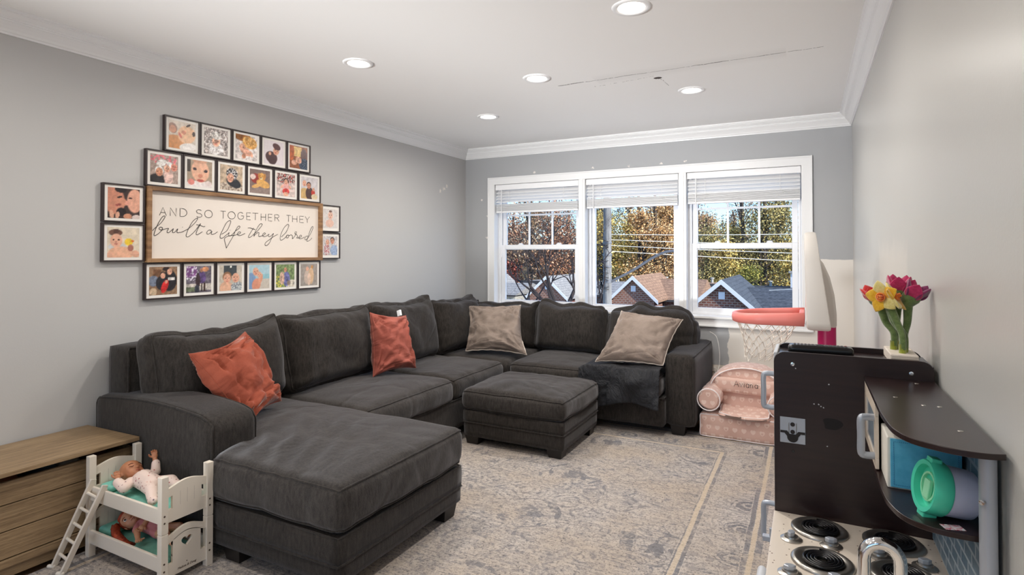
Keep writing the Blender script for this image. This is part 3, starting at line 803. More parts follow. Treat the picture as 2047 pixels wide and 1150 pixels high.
PH = {
 'a1': ((214,200,186), .12, [('e',.25,.15,.5,.35,0,(206,140,84)), ('e',.14,.72,.17,.2,20,(150,110,92)), ('e',.14,.68,.13,.14,0,SK2)] + [('e',.66,.55,.34,.36,-60,(232,186,148)), ('e',.72,.9,.1,.04,30,(60,40,34)), ('e',.93,.62,.06,.1,0,(60,40,34)), ('e',.55,.62,.09,.08,0,(212,140,112)), ('e',.42,.5,.05,.12,30,(206,110,96)), ('e',.72,.1,.35,.16,8,WH)]),
 'a2': ((150,138,134), .5, [('s',.5,.5,.8,.8,(212,202,198),16), ('e',.5,.22,.33,.26,0,(232,224,222))] + face(.5,.52,.2,-8) + [('e',.5,.74,.24,.16,-8,(228,220,214)), ('e',.4,.2,.02,.02,0,DK), ('e',.6,.16,.02,.02,0,DK)]),
 'a3': ((222,212,208), .3, [('e',.3,.95,.4,.22,0,(150,96,50)), ('e',.65,.72,.36,.26,-12,(204,150,84)), ('s',.65,.72,.36,.26,(232,186,120),14), ('e',.45,.35,.3,.16,-30,(230,172,148))] + face(.3,.52,.14,-50) + [('e',.72,.26,.08,.14,30,SK), ('e',.38,.14,.1,.1,0,SK2)]),
 'a4': ((232,222,226), .03, [('e',.38,.3,.32,.26,-15,(86,62,64)), ('e',.42,.15,.22,.16,0,(80,58,60))] + face(.62,.6,.18,-20) + [('e',.64,.78,.22,.14,-20,(96,66,68)), ('e',.3,.45,.07,.08,0,SK)]),
 'a5': ((150,90,60), .2, [('r',.2,.55,.65,.95,(232,196,130)), ('e',.1,.7,.16,.4,0,(190,96,50)), ('e',.8,.65,.2,.28,0,(110,84,84)), ('e',.82,.2,.3,.3,20,(50,64,84)), ('s',.82,.2,.3,.3,(96,110,130),20)] + face(.5,.38,.17,60,SK,True) + [('e',.25,.25,.16,.12,0,SK)]),
 'b1': ((170,150,140), .3, [('s',.45,.85,.5,.2,(222,120,130),12), ('e',.4,.72,.2,.12,20,WH), ('e',.7,.68,.14,.1,-30,WH), ('e',.25,.12,.3,.2,0,(48,44,46)), ('e',.65,.25,.18,.3,0,(232,196,186))] + face(.32,.38,.15,0,SK2,True,WH) + face(.6,.52,.13) + face(.85,.6,.14,0,(214,140,120))),
 'b2': ((168,150,130), .1, [('r',0,.55,.14,1,(70,62,56)), ('e',.5,.05,.6,.18,0,(240,230,228)), ('e',.16,.16,.14,.12,0,(224,140,130)), ('e',.85,.16,.14,.1,0,(230,214,210))] + face(.52,.6,.42,4,(232,180,152),False) + [('e',.3,.66,.08,.06,-8,(58,48,54)), ('e',.74,.62,.08,.06,8,(58,48,54)), ('e',.52,.42,.1,.08,0,(206,136,112)), ('e',.53,.24,.16,.05,0,(190,88,80)), ('e',.5,.98,.3,.1,0,(206,156,130))]),
 'b3': ((196,174,150), .2, [('e',.5,.12,.6,.2,0,(206,192,176)), ('s',.5,.12,.6,.2,(150,132,120),12), ('e',.6,.32,.36,.2,-20,(46,48,54)), ('e',.52,.66,.27,.24,-20,(50,46,50)), ('s',.52,.66,.27,.24,(210,206,206),18)] + face(.45,.5,.18,-10)),
 'b4': ((132,112,106), .12, [('e',.5,.05,.8,.2,0,(150,132,126)), ('e',.28,.62,.24,.22,0,(150,62,56)), ('e',.15,.68,.14,.12,0,(232,208,200)), ('e',.65,.42,.36,.17,-14,(222,170,100)), ('e',.3,.3,.22,.08,14,(226,176,110)), ('e',.58,.7,.17,.19,0,(226,170,94)), ('e',.46,.72,.06,.15,10,(196,136,74)), ('e',.72,.72,.06,.15,-10,(196,136,74)), ('e',.56,.64,.07,.06,0,(240,214,160)), ('e',.53,.67,.03,.03,0,DK), ('e',.5,.75,.02,.02,0,DK), ('e',.63,.75,.02,.02,0,DK)]),
 'b5': ((214,196,190), .2, [('s',.5,.82,.6,.24,(190,74,70),14), ('s',.5,.8,.6,.26,(84,70,60),18), ('e',.5,.42,.2,.2,0,(232,176,170)), ('e',.5,.22,.2,.14,0,(206,70,66)), ('e',.5,.1,.14,.1,0,SK), ('e',.28,.42,.1,.05,50,SK), ('e',.72,.42,.1,.05,-50,SK)] + face(.5,.64,.12,0,SK,True,DK)),
 'b6': ((212,206,208), .1, [('e',.2,.2,.3,.3,0,(214,178,120)), ('e',.5,.25,.24,.32,0,(84,62,60)), ('e',.72,.3,.12,.16,0,(196,70,60)), ('e',.8,.12,.2,.14,0,(226,206,170))] + face(.2,.7,.14) + face(.46,.6,.13,0,SK2,True,(60,44,42)) + face(.74,.46,.08)),
 'c1': ((62,48,46), .1, [('e',.18,.6,.36,.5,10,(206,140,116)), ('e',.42,.55,.2,.14,-20,(212,146,120)), ('e',.36,.7,.09,.03,12,(44,32,32)), ('e',.32,.44,.1,.04,12,(150,78,72)), ('e',.84,.6,.26,.42,0,(228,170,146)), ('e',.6,.52,.08,.08,0,(226,160,140)), ('e',.7,.68,.07,.03,0,(60,40,40)), ('e',.4,.96,.2,.12,0,(40,32,34)), ('e',.42,.22,.16,.14,0,(36,28,32)), ('e',.12,.12,.07,.15,10,SK), ('e',.3,.1,.06,.12,-10,SK), ('e',.62,.07,.14,.1,0,SK2), ('e',.9,.04,.16,.1,0,(224,206,200))]),
 'c2': ((226,212,190), .08, [('e',.3,.35,.3,.14,0,(206,206,206)), ('e',.42,.14,.42,.24,0,(234,180,150)), ('e',.88,.12,.14,.12,-20,SK), ('e',.07,.08,.1,.1,0,SK), ('e',.66,.52,.14,.13,0,(236,200,60)), ('e',.78,.55,.06,.03,0,(226,120,50)), ('e',.72,.32,.1,.12,0,(170,110,96)), ('e',.25,.82,.22,.12,0,(110,78,66))] + face(.27,.56,.22,0,(232,178,152)) + [('e',.27,.86,.1,.08,20,(90,62,54))]),
 'd1': ((222,214,210), .08, [('e',.45,.25,.3,.22,0,(230,190,172))] + face(.5,.66,.2,0,(232,190,170)) + [('e',.5,.88,.12,.06,0,(120,90,80))]),
 'd2': ((206,198,198), .2, [('e',.78,.25,.3,.3,0,(160,176,206)), ('e',.25,.28,.2,.3,0,(216,196,196)), ('s',.25,.28,.2,.3,(176,80,80),18)] + face(.3,.68,.15) + face(.64,.74,.15,0,SK2,True,(90,70,62))),
 'e1': ((150,118,92), .25, [('r',.15,.6,.42,.9,(120,84,60)), ('e',.15,.5,.2,.2,0,(120,130,150)), ('e',.72,.5,.28,.4,0,(38,36,42)), ('r',.66,.52,.9,.6,(220,214,210)), ('e',.42,.42,.2,.26,0,(40,40,48)), ('e',.55,.3,.12,.26,-20,(206,44,44)), ('e',.14,.12,.14,.14,0,(206,180,150)), ('e',.6,.92,.14,.08,0,DK)] + face(.48,.68,.1,0,SK,True,DK) + face(.72,.82,.11) + face(.6,.46,.06)),
 'e2': ((112,104,116), .35, [('r',0,.6,.4,1,(140,90,150)), ('s',.2,.75,.3,.3,(230,220,240),14), ('r',0,.1,1,.34,(196,188,180)), ('r',0,.05,.4,.2,(110,120,96)), ('e',.62,.56,.17,.24,0,(92,72,120)), ('e',.46,.45,.1,.3,0,(60,44,50)), ('r',.58,.04,.64,.35,(60,44,40)), ('r',.7,.04,.75,.35,(70,50,44)), ('e',.42,.12,.1,.18,0,(60,64,76)), ('e',.76,.88,.14,.1,0,(214,150,110))] + face(.6,.84,.07,0,SK2,False)),
 'e3': ((200,190,176), .12, [('r',.2,.6,.75,1,(66,72,76)), ('e',.5,.95,.04,.04,0,(250,250,240)), ('e',.3,.12,.3,.26,0,(226,178,150)), ('e',.78,.12,.28,.24,0,(200,204,204)), ('s',.78,.12,.28,.24,(130,136,146),16)] + face(.34,.48,.19,0,SK,True,(150,110,80)) + face(.72,.5,.19)),
 'e4': ((176,206,216), .06, [('r',0,0,1,.42,(206,196,184)), ('r',.45,.42,1,.6,(150,196,206)), ('e',.1,.3,.25,.4,0,(130,160,200)), ('e',.35,.18,.22,.28,-20,(220,150,124)), ('e',.55,.4,.1,.25,-20,(226,160,132))] + face(.32,.72,.17,10) + face(.5,.58,.13)),
 'e5': ((122,140,92), .4, [('s',.2,.2,.3,.4,(220,206,90),14), ('r',.55,0,1,.3,(200,190,176)), ('e',.56,.36,.2,.34,0,(110,110,160)), ('e',.32,.4,.14,.3,0,(206,170,150)), ('e',.68,.18,.1,.12,0,(150,130,120))] + face(.5,.76,.1,0,SK2,False)),
 'e6': ((164,154,146), .1, [('e',.4,.4,.2,.36,0,(206,184,170)), ('e',.62,.45,.17,.4,0,(222,186,150)), ('e',.5,.3,.1,.3,0,(230,200,180))] + face(.4,.78,.1,0,SK,False) + face(.68,.86,.08,0,GD,False)),
}
def frame(y0, z0, w, h, spec, label, seed):
    X0, X1 = XL+.0005, XL+.026; t = thing('photo_frame', label, 'picture frame', (XL, y0+w/2, z0), 'black framed family photos around the sign')
    g = .0012; y0 += g; z0 += g; w -= 2*g; h -= 2*g; bw = .008
    b = MB()
    b.box((X0, y0, z0), (X1, y0+bw, z0+h)); b.box((X0, y0+w-bw, z0), (X1, y0+w, z0+h)); b.box((X0, y0+bw, z0), (X1, y0+w-bw, z0+bw)); b.box((X0, y0+bw, z0+h-bw), (X1, y0+w-bw, z0+h))
    b.build('frame', m_frame, t, bevel=.001)
    MB().box((X0, y0+bw, z0+bw), (X1-.008, y0+w-bw, z0+h-bw)).build('mount', m_mat, t)
    pw = w-2*bw-.036; photograph(t, y0+(w-pw)/2, z0+(h-pw)/2, pw, X1-.0072, PH[spec], seed)
P0 = .2135
for k, (sp, lb) in enumerate((('a1','mother and baby faces close together'), ('a2','baby in a knit cap on a patterned blanket'), ('a3','newborn lying beside a golden dog'), ('a4','baby in a dark outfit and beret on white'), ('a5','newborn asleep on a person in dark stripes'))):
    frame(1.957+.2145*k, 1.919, .2145, .207, sp, 'black framed photo of '+lb+', top row', k)
for k, (sp, lb) in enumerate((('b1','a family under large white flowers'), ('b2','a wide eyed baby face close up'), ('b3','a smiling baby in a dark headscarf'), ('b4','a golden puppy lying down'), ('b5','a baby in red before a flower wreath'), ('b6','three people, one in red'))):
    frame(1.855+.2125*k, 1.708, .2125, .209, sp, 'black framed photo of '+lb+', row above the sign', 10+k)
frame(1.640, 1.497, .215, .207, 'c1', 'black framed photo of a man nose to nose with a baby', 20)
frame(1.640, 1.288, .215, .207, 'c2', 'black framed photo of a bathing baby with yellow duck', 21)
frame(3.132, 1.497, .200, .207, 'd1', 'black framed pale photo of one baby, upper right of the sign', 22)
frame(3.132, 1.292, .200, .203, 'd2', 'black framed pale photo of two faces, lower right of the sign', 23)
for k, (sp, lb) in enumerate((('e1','people in black and red'), ('e2','two people standing on a city street'), ('e3','a couple smiling cheek to cheek'), ('e4','a couple on the beach'), ('e5','a child in blue among green leaves'), ('e6','a pale couple on grey'))):
    frame(1.855+.2125*k, 1.074, .2125, .208, sp, 'black framed photo of '+lb+', row below the sign', 30+k)

# sign
m = M('sign_frame_wood'); m.col(m.ramp(m.noise(12, m.obj((1, .5, 4)), 5), [(.3, S(110, 78, 52)), (.55, S(150, 112, 76)), (.75, S(178, 140, 100))])); m.set(rough=.6); m_swood = m.m
m_board = plain('sign_board_white', S(238, 228, 218), .7); m_ink = plain('sign_ink', S(48, 42, 42), .7)
t = thing('wall_sign', 'long white wooden sign with handwritten words in the middle of the photos', 'sign', (XL, 2.5, 1.281))
Y0, Y1, Z0, Z1 = 1.862, 3.136, 1.283, 1.7075; bw = .022; X0, X1 = XL+.001, XL+.040
b = MB()
b.box((X0, Y0+bw, Z0), (X1, Y1-bw, Z0+bw)); b.box((X0, Y0+bw, Z1-bw), (X1, Y1-bw, Z1)); b.box((X0, Y0, Z0), (X1, Y0+bw, Z1)); b.box((X0, Y1-bw, Z0), (X1, Y1, Z1))
b.build('frame', m_swood, t, bevel=.0015)
MB().box((X0, Y0+bw, Z0+bw), (XL+.012, Y1-bw, Z1-bw)).build('board', m_board, t)
def arc(cx, cy, rx, ry, a0, a1, n=14): return [(cx+rx*cos(radians(a0+(a1-a0)*i/n)), cy+ry*sin(radians(a0+(a1-a0)*i/n))) for i in range(n+1)]
GL = {'A': [[(0,0),(.5,1),(1,0)], [(.2,.36),(.8,.36)]], 'N': [[(0,0),(0,1),(1,0),(1,1)]], 'D': [[(0,0),(0,1)] + arc(.35,.5,.65,.5,90,-90) + [(0,0)]],
      'S': [arc(.5,.75,.45,.25,30,270) + arc(.5,.25,.5,.25,90,-150)], 'O': [arc(.5,.5,.5,.5,0,360,28)], 'T': [[(0,1),(1,1)], [(.5,1),(.5,0)]],
      'G': [arc(.5,.5,.5,.5,45,360,24) + [(.55,.5)]], 'E': [[(1,1),(0,1),(0,0),(1,0)], [(0,.5),(.85,.5)]], 'H': [[(0,0),(0,1)], [(1,0),(1,1)], [(0,.5),(1,.5)]],
      'R': [[(0,0),(0,1)] + arc(.5,.75,.45,.25,90,-90) + [(0,.5)], [(.5,.5),(1,0)]], 'Y': [[(0,1),(.5,.48),(1,1)], [(.5,.48),(.5,0)]]}
TOP = [('A',1.939,1.978),('N',2.0,2.035),('D',2.058,2.099),('S',2.157,2.193),('O',2.211,2.261),('T',2.317,2.352),('O',2.367,2.419),('G',2.437,2.481),('E',2.502,2.532),('T',2.546,2.59),('H',2.613,2.649),('E',2.671,2.702),('R',2.724,2.76),('T',2.822,2.859),('H',2.875,2.916),('E',2.939,2.976),('Y',2.989,3.031)]
XT = XL+.0135
b = MB()
for ch, a, c in TOP:
    zz = 1.549 + (a-1.94)*.0085
    for st in GL[ch]: ribbon(b, [(XT, a+(c-a)*p, zz+.046*q) for p, q in st], .003, (1, 0, 0))
SCR = [[(1.9, 1.459), (1.917, 1.478), (1.947, 1.505), (1.967, 1.534), (1.97, 1.545), (1.959, 1.544), (1.942, 1.52), (1.922, 1.479), (1.91, 1.44), (1.915, 1.433), (1.935, 1.446), (1.953, 1.465), (1.956, 1.478), (1.945, 1.482), (1.937, 1.473), (1.95, 1.466), (1.973, 1.473), (1.991, 1.476), (1.984, 1.463), (1.984, 1.453), (1.994, 1.453), (2.009, 1.467), (2.019, 1.476), (2.014, 1.459), (2.017, 1.453), (2.026, 1.455), (2.038, 1.469), (2.045, 1.476), (2.04, 1.46), (2.044, 1.453), (2.055, 1.456), (2.068, 1.458), (2.106, 1.478), (2.145, 1.512), (2.162, 1.534), (2.166, 1.546), (2.156, 1.542), (2.134, 1.522), (2.112, 1.484), (2.098, 1.451), (2.096, 1.435), (2.107, 1.431), (2.129, 1.447), (2.151, 1.469), (2.185, 1.514), (2.168, 1.481), (2.157, 1.453), (2.163, 1.445), (2.18, 1.454), (2.197, 1.465)], [(2.157, 1.506), (2.179, 1.503), (2.203, 1.496), (2.214, 1.498)], [(2.072, 1.488), (2.074, 1.486)], [(2.256, 1.473), (2.241, 1.477), (2.226, 1.464), (2.229, 1.451), (2.244, 1.456), (2.259, 1.47), (2.255, 1.456), (2.262, 1.45), (2.28, 1.457), (2.297, 1.468)], [(2.323, 1.453), (2.36, 1.477), (2.382, 1.518), (2.387, 1.538), (2.376, 1.541), (2.354, 1.522), (2.329, 1.476), (2.315, 1.447), (2.316, 1.43), (2.333, 1.431), (2.354, 1.448), (2.37, 1.46), (2.376, 1.466), (2.372, 1.449), (2.378, 1.444), (2.396, 1.452), (2.424, 1.479), (2.449, 1.497), (2.452, 1.508), (2.441, 1.508), (2.424, 1.485), (2.405, 1.444), (2.383, 1.409), (2.361, 1.372), (2.358, 1.368), (2.352, 1.391), (2.344, 1.42), (2.351, 1.434), (2.38, 1.446), (2.412, 1.449), (2.431, 1.455), (2.451, 1.46), (2.459, 1.469), (2.447, 1.473), (2.436, 1.461), (2.441, 1.45), (2.461, 1.451), (2.491, 1.464)], [(2.381, 1.482), (2.383, 1.48)], [(2.555, 1.502), (2.535, 1.474), (2.518, 1.447), (2.519, 1.438), (2.535, 1.443), (2.556, 1.46), (2.587, 1.485), (2.615, 1.516), (2.622, 1.53), (2.608, 1.532), (2.587, 1.509), (2.566, 1.472), (2.558, 1.448), (2.563, 1.454), (2.583, 1.47), (2.598, 1.472), (2.594, 1.455), (2.601, 1.446), (2.623, 1.453), (2.64, 1.46), (2.648, 1.469), (2.637, 1.472), (2.626, 1.459), (2.633, 1.447), (2.655, 1.451), (2.677, 1.465), (2.672, 1.453), (2.681, 1.447), (2.699, 1.458), (2.714, 1.471), (2.699, 1.44), (2.681, 1.406), (2.659, 1.387), (2.645, 1.393), (2.652, 1.408), (2.688, 1.433), (2.721, 1.453), (2.748, 1.466)], [(2.512, 1.5), (2.531, 1.501), (2.548, 1.496), (2.569, 1.492)], [(2.778, 1.448), (2.817, 1.481), (2.84, 1.52), (2.841, 1.536), (2.828, 1.537), (2.801, 1.512), (2.778, 1.473), (2.769, 1.442), (2.775, 1.426), (2.794, 1.433), (2.817, 1.449), (2.832, 1.465), (2.821, 1.456), (2.823, 1.444), (2.837, 1.446), (2.844, 1.459), (2.835, 1.465), (2.848, 1.461), (2.864, 1.466), (2.876, 1.457), (2.876, 1.438), (2.896, 1.458), (2.912, 1.484), (2.904, 1.489), (2.896, 1.477), (2.913, 1.468), (2.921, 1.455), (2.913, 1.445), (2.941, 1.449), (2.958, 1.459), (2.949, 1.467), (2.936, 1.455), (2.937, 1.441), (2.962, 1.443), (2.983, 1.454)], [(3.017, 1.46), (3.0, 1.459), (2.987, 1.444), (2.994, 1.434), (3.013, 1.444), (3.038, 1.475), (3.062, 1.516), (3.064, 1.532), (3.053, 1.529), (3.034, 1.495), (3.014, 1.448), (3.006, 1.426), (3.021, 1.425), (3.043, 1.438), (3.054, 1.449)]]
for st in SCR:
    P = [(XT+.0004, a, c) for a, c in st]; ribbon(b, spline(P, 5) if len(P) > 2 else P, .0032, (1, 0, 0))
b.build('lettering', m_ink, t)

# ---------------------------------------------------------------- wooden storage chest
def wood(name, a, b_, c_, sc=(1, 1, 1), rough=.5):
    m = M(name); n = m.noise(3, m.obj(sc), 6, .65, .6); f = m.noise(30, m.obj(sc), 3)
    m.col(m.ramp(n*.7 + f*.3, [(.32, a), (.5, b_), (.68, c_)])); m.set(rough=rough); m.bump(n*.6 + f*.4, .25, .002); return m.m
m_oakh = wood('grey_oak', S(98, 76, 54), S(142, 118, 88), S(172, 146, 112), (22, 1.1, 26))
t = thing('storage_chest', 'grey oak storage chest with its lid resting slightly open', 'chest', (-3.02, .9, 0))
cx0, cx1, cy0, cy1 = XL+.012, -2.852, -.25, 1.585
MB().box((cx0, cy0, .445), (cx1+.050, cy1+.004, .463), rot=Matrix.Rotation(radians(-.9), 3, 'Y'), about=(cx0, cy0, .45)).build('lid', m_oakh, t, bevel=.002)
b = MB(); b.box((cx0, cy0, .05), (cx1-.016, cy0+.018, .42)); b.box((cx0, cy1-.018, .05), (cx1-.016, cy1, .42)); b.box((cx0, cy0, .05), (cx0+.01, cy1, .44)); b.box((cx0, cy0, .05), (cx1-.016, cy1, .065))
b.build('body', m_oakh, t, bevel=.001)
for z0, z1 in ((.328, .418), (.222, .324), (.112, .218)):
    MB().box((cx1-.016, cy0, z0), (cx1, cy1, z1)).build('front_board', m_oakh, t, bevel=.002)
b = MB(); b.box((cx0+.02, cy0+.02, .03), (cx1-.01, cy1-.02, .075)); b.box((cx1-.012, cy0, .075), (cx1+.006, cy1, .108)); b.build('plinth', m_oakh, t, bevel=.004)
rnd = random.Random(3)
for k, (yy, cc, lb) in enumerate(((1.02, S(60, 70, 84), 'dark blue'), (1.13, S(120, 74, 50), 'brown'), (1.27, S(44, 60, 72), 'slate'), (1.36, S(150, 150, 146), 'pale grey'), (1.47, S(84, 44, 42), 'maroon'))):
    b = MB(); Soft((-2.955, yy, .368), (.06, .05, .055), r=.04, wr=.010, wscale=(14, 14, 14), seed=k, ridge=.006, rscale=(12, 12, 12)).mesh(b, (10, 10, 8))
    o = b.build('toy_bundle', plain('toy_cloth_%d' % k, cc, .9), None, smooth=True, merge=1e-5); recenter(o, (-2.955, yy, .313)); tag(o, lb+' cloth toy showing in the gap under the chest lid', 'toy', 'toys inside the chest')

# ---------------------------------------------------------------- rug
m = M('distressed_rug')
x, y, z = m.xyz(); RX0, RX1, RY0, RY1 = -2.86, -.12, .62, 4.42
ob = m.tc.outputs['Object']
wn = m.noise(7, detail=3); wn2 = m.noise(7, m.obj((1.3, .8, 1)), 3)
hx, hy = (RX1-RX0)/2, (RY1-RY0)/2; xc = x - (RX0+RX1)/2; yc = y - (RY0+RY1)/2
d = (hx - xc.abs()).min(hy - yc.abs()) + (wn - .5) * .012
fine = m.noise(120, detail=4, rough=.8); mid = m.noise(34, detail=5, rough=.7); big = m.noise(2.2, detail=3)
streak = m.noise(60, m.obj((.22, 1.6, 1)), 4, .7)
# scrollwork: contour lines of a warped voronoi lattice, and rosettes
v1 = m.vor(4.2, m.obj((1, 1, 1)), 'F1', .35); dv = E(v1.outputs['Distance'])
scroll = ((dv*38 + (wn - .5)*9).sin()).gt(.35)
rv = m.vor(1.55, m.obj((1, 1, 1)), 'F1', .15); rd = E(rv.outputs['Distance'])
ros = ((rd*26 + (wn2 - .5)*10).sin()).gt(.2) * rd.lt(.26)
curl = ((m.noise(5.5, detail=2, dist=1.6)*34).sin()).gt(.55)
ink = (scroll*.38 + curl*.5).max(ros*.95)
field = d.gt(.42)
bord = d.band(.15, .36)
bv = m.vor(3.4, m.obj((1, 1, 1)), 'F1', .0); bd = E(bv.outputs['Distance']); bros = (bd + (wn - .5)*.16).lt(.27) * ((bd*50 + (wn - .5)*16).sin()).gt(-.3)
border_ink = (bros*1.0).max(curl*.55) * bord
lines = d.band(.072, .100).max(d.band(.124, .146)).max(d.band(.365, .383)).max(d.band(.408, .414)).max(d.band(.0, .02))
wear = (mid*.55 + streak*.45 + (big-.5)*.5)
amt = (ink*field + border_ink + lines*.9).min(1.0) * wear.smooth(.36, .54)
amt = amt.max((fine*.5 + streak*.5).smooth(.48, .60)*.8)
cream = m.mix(big.smooth(.3, .7), S(180, 166, 152), S(190, 181, 174))
blue = m.mix(m.noise(3, detail=2), S(78, 90, 108), S(112, 106, 104))
c = m.mix((amt*(.58+big*.5)).min(.95), cream, blue)
c = m.mix((m.noise(85, detail=3, rough=.8).smooth(.53, .64))*.8, c, S(78, 74, 76))
c = m.mix(d.band(.102, .122).max(d.band(.385, .406))*.5, c, S(206, 186, 158))
m.col(c); m.set(rough=.95, sheen=.1); m.bump(fine*.6 + amt*-.4, .5, .004)
b = MB().box((RX0, RY0, .0), (RX1, RY1, .011)); o = b.build('area_rug', m.m, None, bevel=.003)
tag(o, 'large distressed cream and slate blue rug with a scrolled border', 'rug')
# ---------------------------------------------------------------- charcoal sectional sofa
def fabric(name, a, b_, sheen=.18, st=(90, 90, 22), bump=.35, wk=.55, cr=.11):
    m = M(name); n = m.noise(1, m.obj(st), 4, .7); f = m.noise(260, detail=2); g = m.noise(3, detail=2)
    m.col(m.ramp(n*.6 + f*.25 + g*.15, [(.38, a), (.62, b_)])); m.set(rough=.95, sheen=sheen, sheen_rough=.45, spec=.2)
    m.b.inputs['Sheen Tint'].default_value = (.95, .95, 1, 1)
    w1 = m.noise(2.6, m.obj((1.4, 1.0, .9)), 3, .5, .9); w2 = (m.noise(1.7, m.obj((1, 1.3, .7)), 2, .5, 1.0) - .5).abs()
    m.bump(n*.04 + f*.04 + w1*wk + w2.smooth(.0, .08)*cr, .8, .030); return m.m
m_sofa = fabric('charcoal_chenille', S(34, 31, 29), S(60, 55, 51))
m_sofaw = fabric('charcoal_chenille_worn', S(36, 33, 31), S(66, 61, 57), .32)
m_sofaf = fabric('charcoal_chenille_taut', S(34, 31, 29), S(60, 55, 51), wk=.2, cr=0)
m_leg = plain('dark_sofa_foot', S(24, 19, 17), .45)
BA = -.0
def piece(name, c, half, parent, r=.04, n=(16, 16, 8), rings=(), mt=None, **k):
    s = Soft(c, half, r, **k); b = MB(); s.mesh(b, n); o = b.build(name, mt or m_sofaf, parent, smooth=True, merge=1e-5)
    for ax, sg in rings:
        q = MB(); s.ring(q, ax, sg, .0045, 28); q.build('piping', m_sofa, o, smooth=True)
    return o
def span(x0, x1, y0, y1, z0, z1): return ((x0+x1)/2, (y0+y1)/2, (z0+z1)/2), ((x1-x0)/2, (y1-y0)/2, (z1-z0)/2)
def foot(parent, x, y, h=.075, w=.11):
    b = MB(); b.add([(x-w/2+.012, y-w/2+.012, 0.011), (x+w/2-.012, y-w/2+.012, .011), (x+w/2-.012, y+w/2-.012, .011), (x-w/2+.012, y+w/2-.012, .011), (x-w/2, y-w/2, h+.012), (x+w/2, y-w/2, h+.012), (x+w/2, y+w/2, h+.012), (x-w/2, y+w/2, h+.012)],
        [(0,3,2,1),(4,5,6,7),(0,1,5,4),(1,2,6,5),(2,3,7,6),(3,0,4,7)])
    b.build('leg', m_leg, parent, bevel=.003)
sofa = thing('sectional_sofa', 'large U shaped charcoal chenille sectional sofa with chaise under the window', 'sofa', (-2.4, 3.3, 0))
FS = dict(wr=.004, wscale=(4, 4, 4))
# bases
for c, lab in (((-2.34, -1.565, 1.605, 2.46, .08, .262), 'chaise'), ((-3.2, -2.30, 1.86, 2.46, .08, .262), 0), ((-3.2, -2.235, 2.46, 5.08, .08, .29), 0), ((-2.235, -.93, 4.15, 5.08, .08, .29), 0)):
    piece('base', *span(*c), sofa, r=.012, n=(10, 10, 4), rings=((2, 1),), wr=.002)
piece('base_band', *span(-2.29, -1.562, 1.601, 2.463, .155, .262), sofa, r=.01, n=(10, 10, 3), rings=((2, -1),), wr=.002, seed=3)
# back frames
piece('back_frame', *span(-3.235, -3.04, 1.665, 5.12, .05, .862), sofa, r=.025, n=(4, 20, 8), rings=((0, 1),), wr=.002)
piece('back_frame', *span(-3.04, -.95, 4.95, 5.13, .05, .66), sofa, r=.02, n=(20, 4, 8), rings=((1, -1),), wr=.002)
# arms
def arm_l(p, u, v, w):
    # the top swells in the middle and rolls down to the front
    if w > .2:
        t = (u+1)/2; p.z += .03*sin(pi*min(1, t*1.0)) - .02*max(0, t-.9)/.1
    return p
piece('arm', *span(-3.225, -2.295, 1.60, 1.845, .075, .615), sofa, r=.045, n=(24, 10, 12), rings=((1, -1), (1, 1)), fn=arm_l, wr=.003)
piece('arm', *span(-.942, -.725, 4.225, 5.12, .078, .602), sofa, r=.045, n=(10, 22, 12), rings=((0, 1), (0, -1)), wr=.003, seed=4)
# seat cushions
def chaise_fn(p, u, v, w):
    if w > 0:
        p.z += -.015*max(0, 1-(u-.3)**2*1.5)*max(0, 1-v*v)
        # diagonal creases fanning out of the arm corner
        k = sin((p.x*1.0 + p.y*.75)*46 + noise.noise(Vector((p.x*5, p.y*5, 2)))*3.5)
        a = max(0, 1-((p.x-.12)/.5)**2) * max(0, 1-((p.y+.08)/.42)**2)
        p.z += .008*k*a
    if p.x < -.03: p.y = max(p.y, -.23)
    return p
piece('seat_cushion', *span(-3.03, -1.55, 1.597, 2.468, .27, .455), sofa, r=.045, n=(60, 40, 10), rings=((2, 1), (2, -1)), mt=m_sofaw, bulge=(.012, .012, .04), wr=.007, wscale=(5, 5, 5), ridge=.005, rscale=(2.5, 4, 3), seed=5, fn=chaise_fn)
piece('seat_cushion', *span(-3.03, -2.215, 2.485, 3.395, .285, .448), sofa, r=.05, n=(26, 30, 10), rings=((2, 1),), mt=m_sofaw, bulge=(.025, .01, .035), wr=.008, ridge=.004, seed=7)
piece('seat_cushion', *span(-3.03, -2.225, 3.405, 4.15, .285, .448), sofa, r=.05, n=(26, 26, 10), rings=((2, 1),), mt=m_sofaw, bulge=(.025, .01, .03), wr=.008, ridge=.004, seed=8)
piece('seat_cushion', *span(-3.03, -2.19, 4.16, 4.95, .285, .445), sofa, r=.05, n=(18, 18, 8), mt=m_sofaw, bulge=(0, 0, .03), wr=.006, seed=9)
piece('seat_cushion', *span(-2.185, -1.50, 4.13, 4.95, .285, .445), sofa, r=.05, n=(24, 24, 10), rings=((2, 1),), mt=m_sofaw, bulge=(0, .02, .03), wr=.007, ridge=.003, seed=10)
piece('seat_cushion', *span(-1.495, -.95, 4.13, 4.95, .285, .448), sofa, r=.05, n=(20, 22, 10), rings=((2, 1),), mt=m_sofaw, bulge=(0, .02, .035), wr=.007, seed=11)
